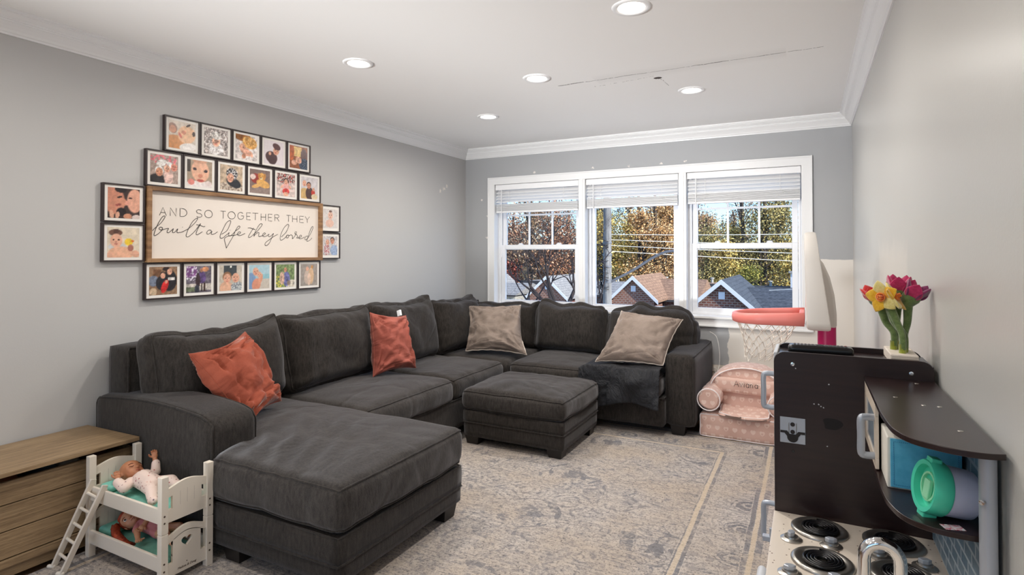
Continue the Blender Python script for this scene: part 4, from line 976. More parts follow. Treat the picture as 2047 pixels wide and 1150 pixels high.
# back cushions: boxed pillows leaning on the frame, puckered along the top edge
def back_cushion(cx, cy, w, z0, z1, face, seed, lean=.16, th=.125, sag=.02, peak=(0, 0), lump=0, rnd_=0):
    """face: direction the front looks at, angle about z (0 = +X)"""
    h = (z1-z0)/2; hw = w/2
    def fn(p, u, v, w_):
        # local frame: x front, y along, z up; pinch the rim, leave ears at the top corners
        e = max(abs(v), abs(w_)); p.x *= 1 - .50*max(0, e-.72)/.28 * (1 if abs(u) > .2 else .6)
        if w_ > 0: p.z += -sag*(1-v*v)*w_ + peak[0]*max(0, -v)**6*w_ + peak[1]*max(0, v)**6*w_
        # gathers running down from the top seam
        g = sin(p.y*30 + seed*2 + noise.noise(Vector((p.y*4, p.z*3, seed)))*7) * max(0, w_-.25)**1.4
        p.x += .014*g*(max(0, u) + .05)
        k = noise.noise(Vector((p.y*5.5, seed*3.3, p.z*4)))
        p.z += (.03+lump)*k*max(0, w_-.3)
        p.x += .02*noise.noise(Vector((p.y*4+seed, 1.2, p.z*5)))*(u > 0)
        if rnd_: p.z -= rnd_*max(0, abs(v)-.55)**2/.2*(w_ > 0)*w_; p.y *= 1-.03*max(0, w_)
        p.y += .012*noise.noise(Vector((p.z*7, seed*1.7, p.x*4)))*(abs(v) > .9)
        return p
    mtx = Matrix.Rotation(face, 3, 'Z') @ Matrix.Rotation(-lean, 3, 'Y')
    s = Soft((cx, cy, (z0+z1)/2), (th, hw, h), .07, bulge=(.06, .014, .01), wr=.014, wscale=(5, 5, 5), ridge=.010, rscale=(3, 4.5, 3.4), seed=seed, mtx=mtx, fn=fn)
    b = MB(); s.mesh(b, (8, 34, 28)); o = b.build('back_cushion', m_sofa, sofa, smooth=True, merge=1e-5)
    q = MB(); s.ring(q, 0, 1, .0045, 34); q.build('piping', m_sofa, o, smooth=True)
    q = MB(); s.ring(q, 0, -1, .0045, 34); q.build('piping', m_sofa, o, smooth=True)
back_cushion(-2.93, 2.085, .80, .475, .935, 0, 1, lean=.20, peak=(.01, .04), sag=.03)
back_cushion(-2.93, 2.885, .81, .45, .945, 0, 2, lean=.19, peak=(.01, .03), sag=.015)
back_cushion(-2.93, 3.695, .80, .44, .955, 0, 3, lean=.19, peak=(.0, .04), sag=.02)
back_cushion(-2.90, 4.41, .66, .44, .935, radians(-6), 4, lean=.22, peak=(.0, .03), sag=.03)
back_cushion(-2.62, 4.83, .80, .44, .905, radians(-86), 5, lean=.10, sag=.03, th=.125, lump=.07, peak=(0, .03), rnd_=.0)
back_cushion(-1.90, 4.82, .68, .445, .905, radians(-90), 6, lean=.12, sag=.02, lump=.08, rnd_=.05)
back_cushion(-1.18, 4.82, .76, .455, .875, radians(-90), 7, lean=.12, sag=-.01, th=.135, lump=.06, rnd_=.07)
for x, y in ((-1.635, 2.39), (-1.635, 1.68), (-2.2, 1.68), (-3.1, 1.68), (-2.3, 3.3), (-.85, 4.30), (-.80, 5.02), (-1.6, 4.22), (-3.1, 5.0)): foot(sofa, x, y)

# ottoman
ott = thing('ottoman', 'square charcoal chenille ottoman with a piped cushion top in front of the corner', 'ottoman', (-1.79, 3.72, 0))
piece('base', *span(-2.14, -1.395, 3.385, 4.065, .065, .25), ott, r=.012, n=(10, 10, 4), wr=.003)
piece('base_band', *span(-2.143, -1.392, 3.382, 4.068, .165, .25), ott, r=.008, n=(10, 10, 3), rings=((2, -1),), wr=.002)
def ott_fn(p, u, v, w):
    if w > 0:
        a = max(0, 1-((p.x+.0)/.34)**2)*max(0, 1-((p.y-.12)/.22)**2)
        p.z += -.03*a + .006*sin(p.y*70+p.x*20+noise.noise(Vector((p.x*6, p.y*6, 5)))*4)*max(0, 1-((p.x-.12)/.3)**2)*max(0, 1-(p.y/.33)**2)
    return p
piece('cushion', *span(-2.155, -1.38, 3.372, 4.078, .25, .39), ott, r=.045, n=(32, 32, 8), rings=((2, 1), (2, -1)), mt=m_sofaw, bulge=(.012, .012, .055), wr=.009, ridge=.006, rscale=(4, 2.5, 3), seed=21, fn=ott_fn)
for x, y in ((-1.46, 3.45), (-1.46, 3.99), (-2.08, 3.45), (-2.08, 3.99)): foot(ott, x, y, .062, .11)

# dark cover on the right seat
m = M('black_cover_cloth'); n = m.noise(40, detail=3); w1 = m.noise(5, m.obj((1.4, 1, .8)), 4, .55, 2.0); m.col(m.ramp(n, [(.3, S(15, 16, 21)), (.7, S(26, 28, 35))])); m.set(rough=.7, sheen=.03); m.bump(n*.05 + w1, 1.0, .03); m_cover = m.m
vs = []; fs = []; nu, nv = 60, 48
for i in range(nu+1):
    for j in range(nv+1):
        u = i/nu; v = j/nv
        X = -1.56 + .615*u
        L = v*(.52 + .03*sin(u*7+.5) + .05*(.5+.5*sin(u*3.1+.6))*min(1, u*5) - .13*max(0, .25-u)/.25)
        if L < .27: Y = 4.38 - L; Z = .500 + .012*noise.noise(Vector((X*8, L*8, 1)))
        else:
            q = L-.27; Y = 4.11 - .015*min(1, q*12); Z = .495 - max(0, q-.01)*.98
            w = min(1, q*9); Y -= w*(.020*max(0, sin(X*21 + q*7 + 1.5*noise.noise(Vector((X*5, q*5, 1))))) + .03*noise.noise(Vector((X*7, q*6, 4))) + .016)*(1 if X > -1.33 else 0)
        if X < -1.49: Z -= (-1.49 - X)*.55
        vs.append((X, Y, Z))
for i in range(nu):
    for j in range(nv): q = i*(nv+1)+j; fs.append((q, q+nv+1, q+nv+2, q+1))
b = MB().add(vs, fs); o = b.build('seat_cover', m_cover, None, smooth=True); sm = o.modifiers.new('thick', 'SOLIDIFY'); sm.thickness = .004
recenter(o, (-1.24, 4.3, .49)); tag(o, 'crumpled black cloth cover draped over the right seat of the sofa', 'cover')

# ---------------------------------------------------------------- throw pillows
def velvet(name, a, b_, sheen=.4):
    m = M(name); n = m.noise(5, detail=4); f = m.noise(200, detail=2); m.col(m.ramp(n*.8 + f*.2, [(.35, a), (.7, b_)]))
    w1 = m.noise(5, m.obj((1.0, 1.5, 1)), 3, .5, .8); w2 = (m.noise(3.0, m.obj((.8, 1.8, 1)), 2, .5, .9) - .5).abs()
    m.set(rough=.8, sheen=sheen, sheen_rough=.3, spec=.25); m.b.inputs['Sheen Tint'].default_value = (1, .9, .85, 1); m.bump(f*.03 + w1*.9 + w2.smooth(.0, .10)*.18, .9, .022); return m.m
m_orange = velvet('terracotta_velvet', S(132, 62, 44), S(168, 86, 64)); m_orange2 = velvet('dusty_terracotta_velvet', S(140, 70, 58), S(176, 100, 86))
m_taupe = velvet('taupe_velvet', S(122, 108, 98), S(152, 137, 127), .5); m_taupe_e = plain('pale_pillow_edge', S(196, 184, 172), .85)
def pillow(TL, TR, BR, BL, T, mt, seed, label, flange=0, cat='throw pillow', sag=0, group=None, conc=.10, crease=.012, lift=0):
    TL, TR, BR, BL = map(Vector, (TL, TR, BR, BL)); c = (TL+TR+BR+BL)/4
    ux = ((TR-TL)+(BR-BL)).normalized(); uy = ((TL-BL)+(TR-BR)); uy = (uy-ux*uy.dot(ux)).normalized(); uz = ux.cross(uy)
    R = Matrix((ux, uy, uz)).transposed(); Ri = R.transposed()
    q = [Ri @ (p-c) for p in (BL, BR, TL, TR)]; N = 34
    def P(u, v, side):
        a, b_ = (u+1)/2, (v+1)/2
        p = q[0]*(1-a)*(1-b_) + q[1]*a*(1-b_) + q[2]*(1-a)*b_ + q[3]*a*b_
        du, dv = 1-u*u, 1-v*v
        p.x *= 1 - conc*dv*abs(u)**1.5; p.y *= 1 - conc*du*abs(v)**1.5
        h = T*(max(0, du)*max(0, dv))**.38*(1-.15*(u*u+v*v)/2)
        k = Vector((seed*4.1, side*3.0, seed))
        rad = math.atan2(v, u); rr = sqrt(u*u+v*v)
        g = noise.noise(Vector((p.x*7, p.y*7, 0))+k)*.35 + noise.noise(Vector((p.x*13+p.y*4, p.y*16, 1))+k)*.3
        # creases fanning in from the corners and a sagging fold across
        cr = 0
        for sx in (-1, 1):
            for sy in (-1, 1):
                dx, dy = u-sx, v-sy; d = sqrt(dx*dx+dy*dy)
                if d < 1.15: cr += sin(math.atan2(dy, dx)*13 + seed + noise.noise(Vector((d*3, seed, sx+sy)))*2.2)*max(0, 1-d/1.15)*min(1, d*5)
        fold = max(0, 1-abs(noise.noise(Vector((u*1.2, v*3.2+.4*sin(u*2+seed), seed*1.9)))*6))**2
        e = min(1, 6*max(0, du)*max(0, dv))
        h += (g*crease*1.6 + cr*crease*.8 - fold*crease*.8)*e
        return p + Vector((0, 0, side*h))
    b = MB()
    for side in (1, -1):
        vs = []
        for i in range(N+1):
            for j in range(N+1):
                u = sin((2*i/N-1)*pi/2); v = sin((2*j/N-1)*pi/2); vs.append(P(u, v, side))
        fs = []
        for i in range(N):
            for j in range(N):
                k = i*(N+1)+j; f = (k, k+N+1, k+N+2, k+1); fs.append(f if side > 0 else tuple(reversed(f)))
        b.add(vs, fs)
    t = thing('throw_pillow', label, cat, tuple(c), group); t.rotation_euler = R.to_euler()
    o = b.build('cushion', mt, t, smooth=True, world=False, merge=1e-5)
    rim = []
    for (a0, b0, a1, b1) in ((-1,-1,1,-1), (1,-1,1,1), (1,1,-1,1), (-1,1,-1,-1)):
        for i in range(24): k = i/24; rim.append(P(a0+(a1-a0)*k, b0+(b1-b0)*k, 0))
    if flange:
        vs = []; n = len(rim)
        for k, p in enumerate(rim):
            d = Vector((p.x, p.y, 0)); ln = max(abs(p.x)/abs(q[1].x), abs(p.y)/abs(q[2].y))
            nx = Vector((p.x if abs(p.x)/abs(q[1].x) > .80 else 0, p.y if abs(p.y)/abs(q[2].y) > .80 else 0, 0)).normalized() if ln else d.normalized()
            w = .006*sin(k*1.7+seed)
            for zz, f in ((.003, 0), (.003+w, flange), (-.003+w, flange), (-.003, 0)): vs.append(p - nx*.004 + nx*f + Vector((0, 0, zz)))
        fs = []
        for k in range(n):
            k2 = (k+1) % n
            for e in range(4): e2 = (e+1) % 4; fs.append((k*4+e, k2*4+e, k2*4+e2, k*4+e2))
        MB().add(vs, fs).build('flange', m_taupe_e if flange < .014 else mt, t, world=False, smooth=True)
    else:
        MB().tube(rim, .003, 6, closed=True).build('seam', mt, t, world=False, smooth=True)
    return t
pillow((-2.70, 1.76, .84), (-2.80, 2.15, .895), (-2.60, 2.23, .515), (-2.42, 1.87, .47), .11, m_orange, 1, 'terracotta velvet pillow tilted in the chaise corner by the left arm', conc=.16, crease=.042)
t2 = pillow((-2.76, 3.13, .915), (-2.70, 3.46, .865), (-2.545, 3.38, .50), (-2.66, 3.05, .485), .10, m_orange2, 2, 'dusty terracotta velvet pillow standing upright near the middle of the sofa', conc=.12, crease=.034)
pillow((-2.79, 4.50, .85), (-2.25, 4.50, .875), (-2.09, 4.29, .49), (-2.63, 4.20, .495), .11, m_taupe, 3, 'taupe velvet pillow with pale edge in the far corner of the sofa', flange=.012, conc=.12, crease=.038)
pillow((-1.315, 4.42, .875), (-.845, 4.42, .835), (-.945, 4.20, .52), (-1.43, 4.12, .52), .115, m_taupe, 4, 'taupe velvet pillow leaning beside the right arm above the black cover', flange=.010, conc=.09, crease=.030)
b = MB().box((-2.715, 3.40, .872), (-2.70, 3.44, .905)); b.build('care_label', plain('care_label_white', S(236, 236, 236), .8), t2); 
# ---------------------------------------------------------------- toy kitchen against the right wall
m = M('espresso_laminate'); n = m.noise(2, m.obj((3, 3, 40)), 4); m.col(m.ramp(n, [(.3, S(34, 21, 21)), (.7, S(44, 28, 27))])); m.set(rough=.28); m.bump(m.noise(300, detail=1), .06, .001)
m_esp = m.m
m_silver = plain('silver_plastic', S(176, 182, 192), .3, .35); m_chrome = plain('chrome', S(225, 225, 225), .06, 1.0); m_steel = plain('brushed_steel', S(170, 166, 160), .28, .9)
m_coil = plain('black_coil', S(16, 15, 17), .25); m_lgrey = plain('pale_grey_panel', S(206, 208, 212), .4)
m = M('speckled_counter'); v = m.vor(75, None, 'F1', 1.0); dd = E(v.outputs['Distance']); n = m.noise(25, detail=1)
m.col(m.mix((dd.lt(.17)) * n.gt(.5), S(226, 214, 200), S(96, 70, 52))); m.set(rough=.35); m_count = m.m
m = M('blue_tile_splashback'); t_ = m.nt.nodes.new('ShaderNodeTexBrick'); mp = m.nt.nodes.new('ShaderNodeMapping'); mp.inputs['Rotation'].default_value = (0, pi/2, 0)
m.nt.links.new(m.tc.outputs['Object'], mp.inputs[0])
sx = m.nt.nodes.new('ShaderNodeSeparateXYZ'); cx_ = m.nt.nodes.new('ShaderNodeCombineXYZ'); m.nt.links.new(m.tc.outputs['Object'], sx.inputs[0]); m.nt.links.new(sx.outputs[1], cx_.inputs[0]); m.nt.links.new(sx.outputs[2], cx_.inputs[1]); m.nt.links.new(cx_.outputs[0], t_.inputs[0])
t_.inputs['Color1'].default_value = S(96, 124, 146); t_.inputs['Color2'].default_value = S(116, 140, 158); t_.inputs['Mortar'].default_value = S(170, 184, 194)
t_.inputs['Scale'].default_value = 8; t_.inputs['Mortar Size'].default_value = .03; m.col(t_.outputs[0]); m.set(rough=.35); m_tile = m.m
KY0, KY1, KX0, KX1 = 1.903, 2.105, -.095, .302
kit = thing('toy_kitchen', 'dark brown wooden toy kitchen with fridge column, stove and curved shelves by the right wall', 'toy kitchen', (.1, 1.7, 0))
def side(y0, y1, ztop):
    r = .03; P = [(KX0, .02)] + [(KX1, .02)]
    P += [(KX1-r+r*cos(a), ztop-r+r*sin(a)) for a in [pi/2*k/6 for k in range(7)]] + [(KX0+r-r*sin(a), ztop-r+r*cos(a)) for a in [pi/2*k/6 for k in range(7)]]
    return MB().prism(P, y0, y1, 'y')
side(KY0, KY0+.012, 1.036).build('side_panel', m_esp, kit, bevel=.0015)
side(KY1-.012, KY1, 1.036).build('side_panel', m_esp, kit, bevel=.0015)
MB().box((KX0+.004, KY0+.012, 1.008), (KX1, KY1-.012, 1.020)).build('fridge_top', m_esp, kit, bevel=.001)
d = MB().box((KX0-.001, KY0+.014, .60), (KX0+.011, KY1-.014, 1.000)).build('fridge_door', m_lgrey, kit, bevel=.002)
d2 = MB().box((KX0-.001, KY0+.014, .06), (KX0+.011, KY1-.014, .595)).build('fridge_door', m_lgrey, kit, bevel=.002)
MB().box((KX0-.001, KY0+.012, 1.0), (KX0+.010, KY1-.012, 1.032)).build('front_lip', m_lgrey, kit, bevel=.003)
def dhandle(parent, p, half, out, axis_out, r=.008, mt=None):
    """D handle: vertical bar at p, half height, standing off by out along axis_out"""
    p = Vector(p); o = Vector(axis_out)*out
    P = [p+Vector((0,0,half)), p+Vector((0,0,half))+o*.7, p+Vector((0,0,half*.86))+o, p+o, p+Vector((0,0,-half*.86))+o, p+Vector((0,0,-half))+o*.7, p+Vector((0,0,-half))]
    b = MB(); b.tube(spline(P, 5), r, 10); return b.build('handle', mt or m_silver, parent, smooth='auto')
dhandle(d, (KX0, 1.955, .905), .052, .032, (-1, 0, 0)); dhandle(d2, (KX0, 1.955, .50), .055, .034, (-1, 0, 0))
# phone cradle, screws and the worn spots on the side panel
b = MB(); yk = KY0
b.box((-.079, yk-.003, .766), (-.011, yk, .842)); o = b.build('phone_cradle', m_silver, kit, bevel=.001)
b = MB(); Rz = Matrix.Rotation(pi/2, 3, 'X')
for zz in (.822, .800): b.lathe([(.0001, .0042), (.0062, .0042), (.0062, .003)], (-.045, yk, zz), 16, Rz)
P = [(-.078, .795), (-.067, .795), (-.060, .786)] + [(-.045+.015*cos(a), .784+.015*sin(a)) for a in [pi+pi*k/10 for k in range(11)]] + [(-.030, .786), (-.023, .795), (-.012, .795), (-.012, .802), (-.030, .802), (-.037, .793), (-.053, .793), (-.060, .802), (-.078, .802)]
b.prism([(p, q) for p, q in P], yk-.0042, yk-.003, 'y'); b.build('cradle_slot', plain('cradle_hole', S(28, 22, 22), .6), o)
b = MB(); b.tube([(-.055, yk-.0036, .826), (-.055, yk-.0036, .797)], .0008, 5); b.build('cradle_line', m_steel, o)
b = MB(); b.tube([(-.035, yk-.0036, .826), (-.035, yk-.0036, .797)], .0008, 5); b.build('cradle_line', m_steel, o)
for (sx_, sz) in ((-.044, 1.001), (.249, 1.001)):
    b = MB(); b.lathe([(.0001, .0015), (.0022, .0015), (.0024, .0030), (.0055, .0026), (.0058, 0)], (sx_, yk, sz), 16, Rz); b.build('screw', m_chrome, kit, smooth='auto')
b = MB(); b.lathe([(.0001, .001), (.0036, .001), (.004, 0)], (-.044, yk, .742), 14, Rz); b.build('screw_hole_cap', m_coil, kit)
b = MB(); b.prism([(.058+.024*cos(a)*(1+.18*sin(3*a+1)), .836+.019*sin(a)*(1+.15*cos(2*a))) for a in [2*pi*k/28 for k in range(28)]], yk-.0008, yk, 'y'); b.build('black_smudge', plain('smudge_black', S(22, 18, 20), .8), kit)
rnd = random.Random(9); b = MB()
for (px_, pz_) in ((.012, .889), (.024, .889), (.030, .884), (.036, .881), (-.036, .989), (.05, .95), (.045, .77)):
    b.prism([(px_+.0022*cos(a)*rnd.uniform(.5, 1.2), pz_+.0022*sin(a)*rnd.uniform(.5, 1.2)) for a in [2*pi*k/7 for k in range(7)]], yk-.0005, yk, 'y'); b.build('paint_chip', m_lgrey, kit); b = MB()
# splashback and silver post
MB().box((.293, 1.345, .562), (.302, KY0, .980)).build('splashback', m_tile, kit)
b = MB(); b.tube([(.284, 1.312, .02), (.284, 1.312, .972)], .0135, 20); po = b.build('post', m_silver, kit, smooth='auto')
Rx = Matrix.Rotation(-pi/2, 3, 'Y')
for zz in (.885, .735, .68): MB().lathe([(.0001, .0150), (.0018, .0150), (.002, .0165), (.0045, .016), (.005, .013)], (.282, 1.310, zz), 14, Matrix.Rotation(radians(-130), 3, 'Z') @ Matrix.Rotation(pi/2, 3, 'Y')).build('screw', m_chrome, po, smooth='auto')
# curved shelves
prof_ = [(.302, KY0), (.138, KY0), (.138, 1.494), (.143, 1.393), (.150, 1.350), (.161, 1.319), (.178, 1.297), (.200, 1.282), (.225, 1.270), (.252, 1.264), (.280, 1.266), (.302, 1.275)]
def shelf(z, xs=1.0):
    c = spline([(x, y, 0) for x, y in prof_[2:]], 4); P = [(p.x, p.y) for p in c]; P = [(.302, KY0), (.138, KY0)] + P
    return MB().prism(P, z-.011, z, 'z')
sh = shelf(.983).build('top_shelf', m_esp, kit, bevel=.0012)
for (a, c) in ((.255, 1.86), (.185, 1.66), (.232, 1.60), (.262, 1.60), (.262, 1.40)): MB().lathe([(.0001, .0012), (.0045, .0008), (.005, 0)], (a, c, .983), 12).build('screw', m_steel, sh, smooth='auto')
prof_ = [(.302, KY0), (.139, KY0), (.139, 1.56), (.141, 1.459), (.149, 1.409), (.160, 1.375), (.176, 1.352), (.197, 1.338), (.22, 1.330), (.247, 1.327), (.274, 1.328), (.300, 1.335)]
shelf(.812).build('lower_shelf', m_esp, kit, bevel=.0012)
# microwave door between the shelves
dr = MB(); dr.box((.139, 1.62, .815), (.147, 1.90, .840)); dr.box((.139, 1.62, .94), (.147, 1.90, .970)); dr.box((.139, 1.62, .84), (.147, 1.65, .94)); dr.box((.139, 1.86, .84), (.147, 1.90, .94))
dr = dr.build('microwave_door', plain('warm_white_panel', S(214, 200, 184), .4), kit, bevel=.001)
MB().box((.1415, 1.65, .84), (.1445, 1.86, .94)).build('door_window', plain('door_window_plastic', S(150, 168, 184), .1), dr)
dhandle(dr, (.139, 1.635, .888), .046, .028, (-1, -.2, 0), .0085)
# counter, stove and base cabinet
ct = MB().box((KX0-.002, .80, .540), (KX1, KY0, .557)).build('countertop', m_count, kit, bevel=.002)
MB().box((KX0+.01, .82, .02), (KX1, KY0, .540)).build('base_cabinet', m_esp, kit, bevel=.002)
od = MB().box((KX0-.004, 1.50, .10), (KX0+.010, 1.885, .53)).build('oven_door', m_lgrey, kit, bevel=.002)
dhandle(od, (KX0-.004, 1.80, .525), .02, .0, (-1, 0, 0), .006)
b = MB(); b.box((KX0-.028, 1.795, .506), (KX0-.002, 1.815, .522)); b.build('latch', m_silver, od, bevel=.003)
b = MB(); b.cap((KX0-.018, 1.64, .50), (KX0-.018, 1.52, .50), .012, .012); b.build('handle', m_lgrey, od, smooth=True)
def burner(x, y):
    r = .064; z = .557
    b = MB(); b.lathe([(r+.008, 0), (r+.008, .004), (r+.003, .008), (r-.004, .009), (r-.010, .006), (r-.016, .002), (.0001, .0015)], (x, y, z), 40)
    o = b.build('burner', m_steel, kit, smooth=True)
    P = []
    for k in range(150):
        a = k/150*2*pi*4.3; rr = .012+(r-.016-.012)*k/150; P.append((x+rr*cos(a), y+rr*sin(a), z+.008))
    b = MB(); b.tube(P, .0042, 6); b.build('coil', m_coil, o, smooth=True)
for x, y in ((.022, 1.822), (.196, 1.828), (.026, 1.636), (.196, 1.650)): burner(x, y)
def knob(x, y, an):
    z = .557; b = MB(); b.lathe([(.0275, 0), (.0275, .002), (.024, .004), (.018, .006), (.017, .010), (.0001, .011)], (x, y, z), 28)
    o = b.build('knob', m_steel, kit, smooth='auto')
    R = Matrix.Rotation(an, 3, 'Z'); b = MB(); P = [R @ Vector(p) for p in ((-.015, 0, 0), (-.006, -.0085, 0), (.006, -.0085, 0), (.015, 0, 0), (.006, .0085, 0), (-.006, .0085, 0))]
    b.prism([(x+p.x, y+p.y) for p in P], z+.010, z+.021, 'z'); b.build('knob_grip', m_silver, o, bevel=.002)
for x, y, a in ((-.046, 1.732, 1.4), (.048, 1.740, .1), (.155, 1.738, .2), (.250, 1.728, 0), (-.045, 1.545, .3), (.05, 1.55, 0), (.155, 1.55, 0), (.25, 1.545, 0)): knob(x, y, a)
P = [(.100, 1.42, .557)] + [(.100, 1.42, .69)] + [(.132-.032*cos(a), 1.42, .692+.034*sin(a)) for a in [pi*k/12 for k in range(1, 12)]] + [(.164, 1.42, .69), (.164, 1.42, .60)]
b = MB(); b.tube(P, .0125, 18); f = b.build('faucet', m_chrome, kit, smooth='auto')
MB().lathe([(.022, 0), (.022, .006), (.014, .010)], (.100, 1.42, .557), 24).build('faucet_base', m_chrome, f, smooth='auto')

# things on the kitchen
m_blk = plain('remote_black', S(18, 18, 20), .25); m_key = plain('remote_key', S(70, 66, 68), .5)
R = Matrix.Rotation(radians(-14), 3, 'Z')
rm = thing('tv_remote', 'black television remote lying on top of the toy kitchen', 'remote control', (.030, 1.985, 1.020)); rm.rotation_euler = (0, 0, radians(1.5))
s = Soft((0, 0, .015), (.088, .024, .0145), r=.010, wr=0, bulge=(0, 0, .002)); b = MB(); s.mesh(b, (16, 10, 6)); b.build('body', m_blk, rm, smooth=True, world=False, merge=1e-5)
for i in range(15):
    for j in range(4):
        if i in (6, 7, 8) and j in (1, 2): continue
        x0 = -.072+i*.0098; y0 = -.0145+j*.0082; b = MB(); b.box((x0, y0, .029), (x0+.006, y0+.0045, .0315))
        b.build('button', plain('remote_power_key', S(190, 40, 44), .5) if (i, j) == (14, 3) else m_key, rm, world=False)
b = MB(); b.lathe([(.005, .028), (.005, .0325), (.010, .0325), (.010, .028)], (.0, 0, 0), 18); b.build('dial', m_key, rm, world=False)

m = M('blue_leatherette'); m.col(m.ramp(m.noise(60, detail=2), [(.3, S(84, 176, 214)), (.7, S(100, 190, 226))])); m.set(rough=.4); m_blue = m.m
m_cream = plain('cream_card', S(226, 222, 212), .6)
cs = thing('blue_case', 'sky blue stitched case standing on the lower shelf of the toy kitchen', 'case', (.218, 1.550, .812))
MB().box((-.066, -.036, 0), (.066, .085, .112)).build('box', m_cream, cs, world=False, bevel=.003)
b = MB().box((-.060, -.0395, .004), (.067, -.036, .110)); b.build('cover', m_blue, cs, world=False, bevel=.001)
st = MB(); z0, z1, x0, x1 = .010, .104, -.054, .061
def dash(p, q, n):
    for k in range(n):
        a = Vector(p).lerp(Vector(q), k/n); c = Vector(p).lerp(Vector(q), (k+.55)/n); st.tube([a, c], .0005, 4)
for (p, q, n) in (((x0, -.0400, z0), (x1, -.0400, z0), 30), ((x1, -.0400, z0), (x1, -.0400, z1), 24), ((x1, -.0400, z1), (x0, -.0400, z1), 30), ((x0, -.0400, z1), (x0, -.0400, z0), 24)): dash(p, q, n)
o = st.build('stitching', plain('stitch_blue', S(40, 110, 170), .7), cs, world=False); o['kind'] = 'stuff'

mg = thing('toddler_cup', 'lilac white cup with a mint green lid lying on its side on the lower shelf', 'cup', (.225, 1.375, .812))
A = Matrix.Rotation(radians(112), 3, 'Z') @ Matrix.Rotation(radians(-86), 3, 'X')
A = Matrix.Rotation(radians(-76), 3, 'Z') @ Matrix.Rotation(radians(86), 3, 'Y') 
cc = Vector((.234, 1.400, .864))
CS = 1.36
D_ = Vector((.95, .24, -.16)).normalized(); zq = D_; xq = Vector((0, 0, 1)).cross(zq).normalized(); yq = zq.cross(xq); A = Matrix((xq, yq, zq)).transposed()
cup_m = plain('lilac_plastic', S(196, 200, 224), .35); mint = plain('mint_plastic', S(72, 206, 172), .35); mint2 = plain('pale_mint_plastic', S(150, 222, 180), .4)
c0 = cc - D_*.020; AS = A * CS
def cl(prof): return [(r*CS, z*CS) for r, z in prof]
b = MB(); b.lathe(cl([(.0360, .0), (.0360, .004), (.0345, .040), (.0330, .047), (.0001, .048)]), c0, 40, A); b.build('cup', cup_m, mg, smooth='auto')
b = MB(); b.lathe(cl([(.0001, -.002), (.029, -.002), (.0305, -.011), (.0365, -.012), (.0385, -.008), (.0385, .009), (.0365, .012)]), c0, 40, A); lid = b.build('lid', mint, mg, smooth='auto')
for nm, a_, c_, mt_ in (('spout', (-.008, -.018, -.008), (.008, .010, -.002), mint2), ('lid_tab', (-.010, -.047, -.010), (.010, -.034, .008), mint), ('lid_tab', (-.008, .034, -.010), (.008, .043, .004), mint), ):
    b = MB(); b.box(a_, c_); MB().add([AS @ Vector(v) + c0 for v in b.v], b.f).build(nm, mt_, lid, bevel=.002)
b = MB(); b.lathe(cl([(.018, -.002), (.018, -.006), (.021, -.006), (.021, -.002)]), c0, 36, A); b.build('lid_ring', mint2, lid, smooth='auto')
m = M('sticker_print'); m.col(m.ramp(m.noise(90, detail=1), [(.45, S(226, 216, 224)), (.5, S(200, 70, 100)), (.62, S(240, 236, 240))])); m.set(rough=.4)
b = MB().box((.222, 1.338, .8122), (.256, 1.360, .8128), rot=Matrix.Rotation(.3, 3, 'Z')); o = b.build('sticker_card', m.m, None); recenter(o, (.24, 1.35, .8122)); tag(o, 'small pink and white printed sticker under the cup', 'sticker')

# felt flowers in a wooden block
m = M('pale_wood'); m.col(m.ramp(m.noise(4, m.obj((2, 12, 30)), 4), [(.3, S(214, 200, 186)), (.7, S(236, 226, 214))])); m.set(rough=.6); m_pw = m.m
vz = thing('flower_block', 'pale ribbed wooden block holding felt flowers on the toy kitchen', 'vase', (.236, 2.0, 1.020))
b = MB(); b.box((.203, 1.920, 1.020), (.270, 2.088, 1.048)); b.build('block', m_pw, vz, bevel=.003)
for k in range(5): MB().box((.206, 1.9188, 1.0215+.0052*k), (.267, 1.9205, 1.0235+.0052*k)).build('rib', m_pw, vz)
def felt(name, a, b_):
    m = M(name); n = m.noise(90, detail=4, rough=.8); m.col(m.ramp(n, [(.35, a), (.65, b_)])); m.set(rough=1, sheen=.6); m.bump(n, .5, .002); return m.m
f_green = felt('green_felt', S(84, 108, 56), S(120, 140, 84)); f_lime = felt('lime_felt', S(130, 140, 40), S(160, 166, 60)); f_yel = felt('yellow_felt', S(232, 170, 30), S(250, 204, 60)); f_pale = felt('pale_yellow_felt', S(226, 206, 110), S(244, 230, 160))
f_or = felt('orange_felt', S(230, 110, 30), S(250, 150, 50)); f_red = felt('red_felt', S(196, 34, 40), S(224, 60, 58)); f_mag = felt('magenta_felt', S(176, 24, 84), S(206, 50, 110)); f_pur = felt('purple_felt', S(112, 26, 78), S(146, 48, 104))
def petal(b, base, d, L, w, th, out, curl=0):
    """felt petal: fat leaf from base along d, opening along out"""
    d = Vector(d).normalized(); out = Vector(out); out = (out - d*out.dot(d)).normalized(); s_ = d.cross(out); N, K = 12, 10; vs = []
    for i in range(N+1):
        t = i/N; wd = w*sin(pi*min(1, t*.93+.07))**.75*(1-.25*t); c = Vector(base) + d*L*t + out*(curl*t*t)
        for j in range(K):
            a = 2*pi*j/K; vs.append(c + s_*wd*cos(a) + out*(th*sin(a)*sin(pi*min(1, t*.9+.08))**.6 + .25*wd*abs(cos(a))**2))
    fs = [(i*K+j, i*K+(j+1) % K, (i+1)*K+(j+1) % K, (i+1)*K+j) for i in range(N) for j in range(K)]
    fs += [tuple(range(K)), tuple(reversed([N*K+j for j in range(K)]))]
    b.add(vs, fs)
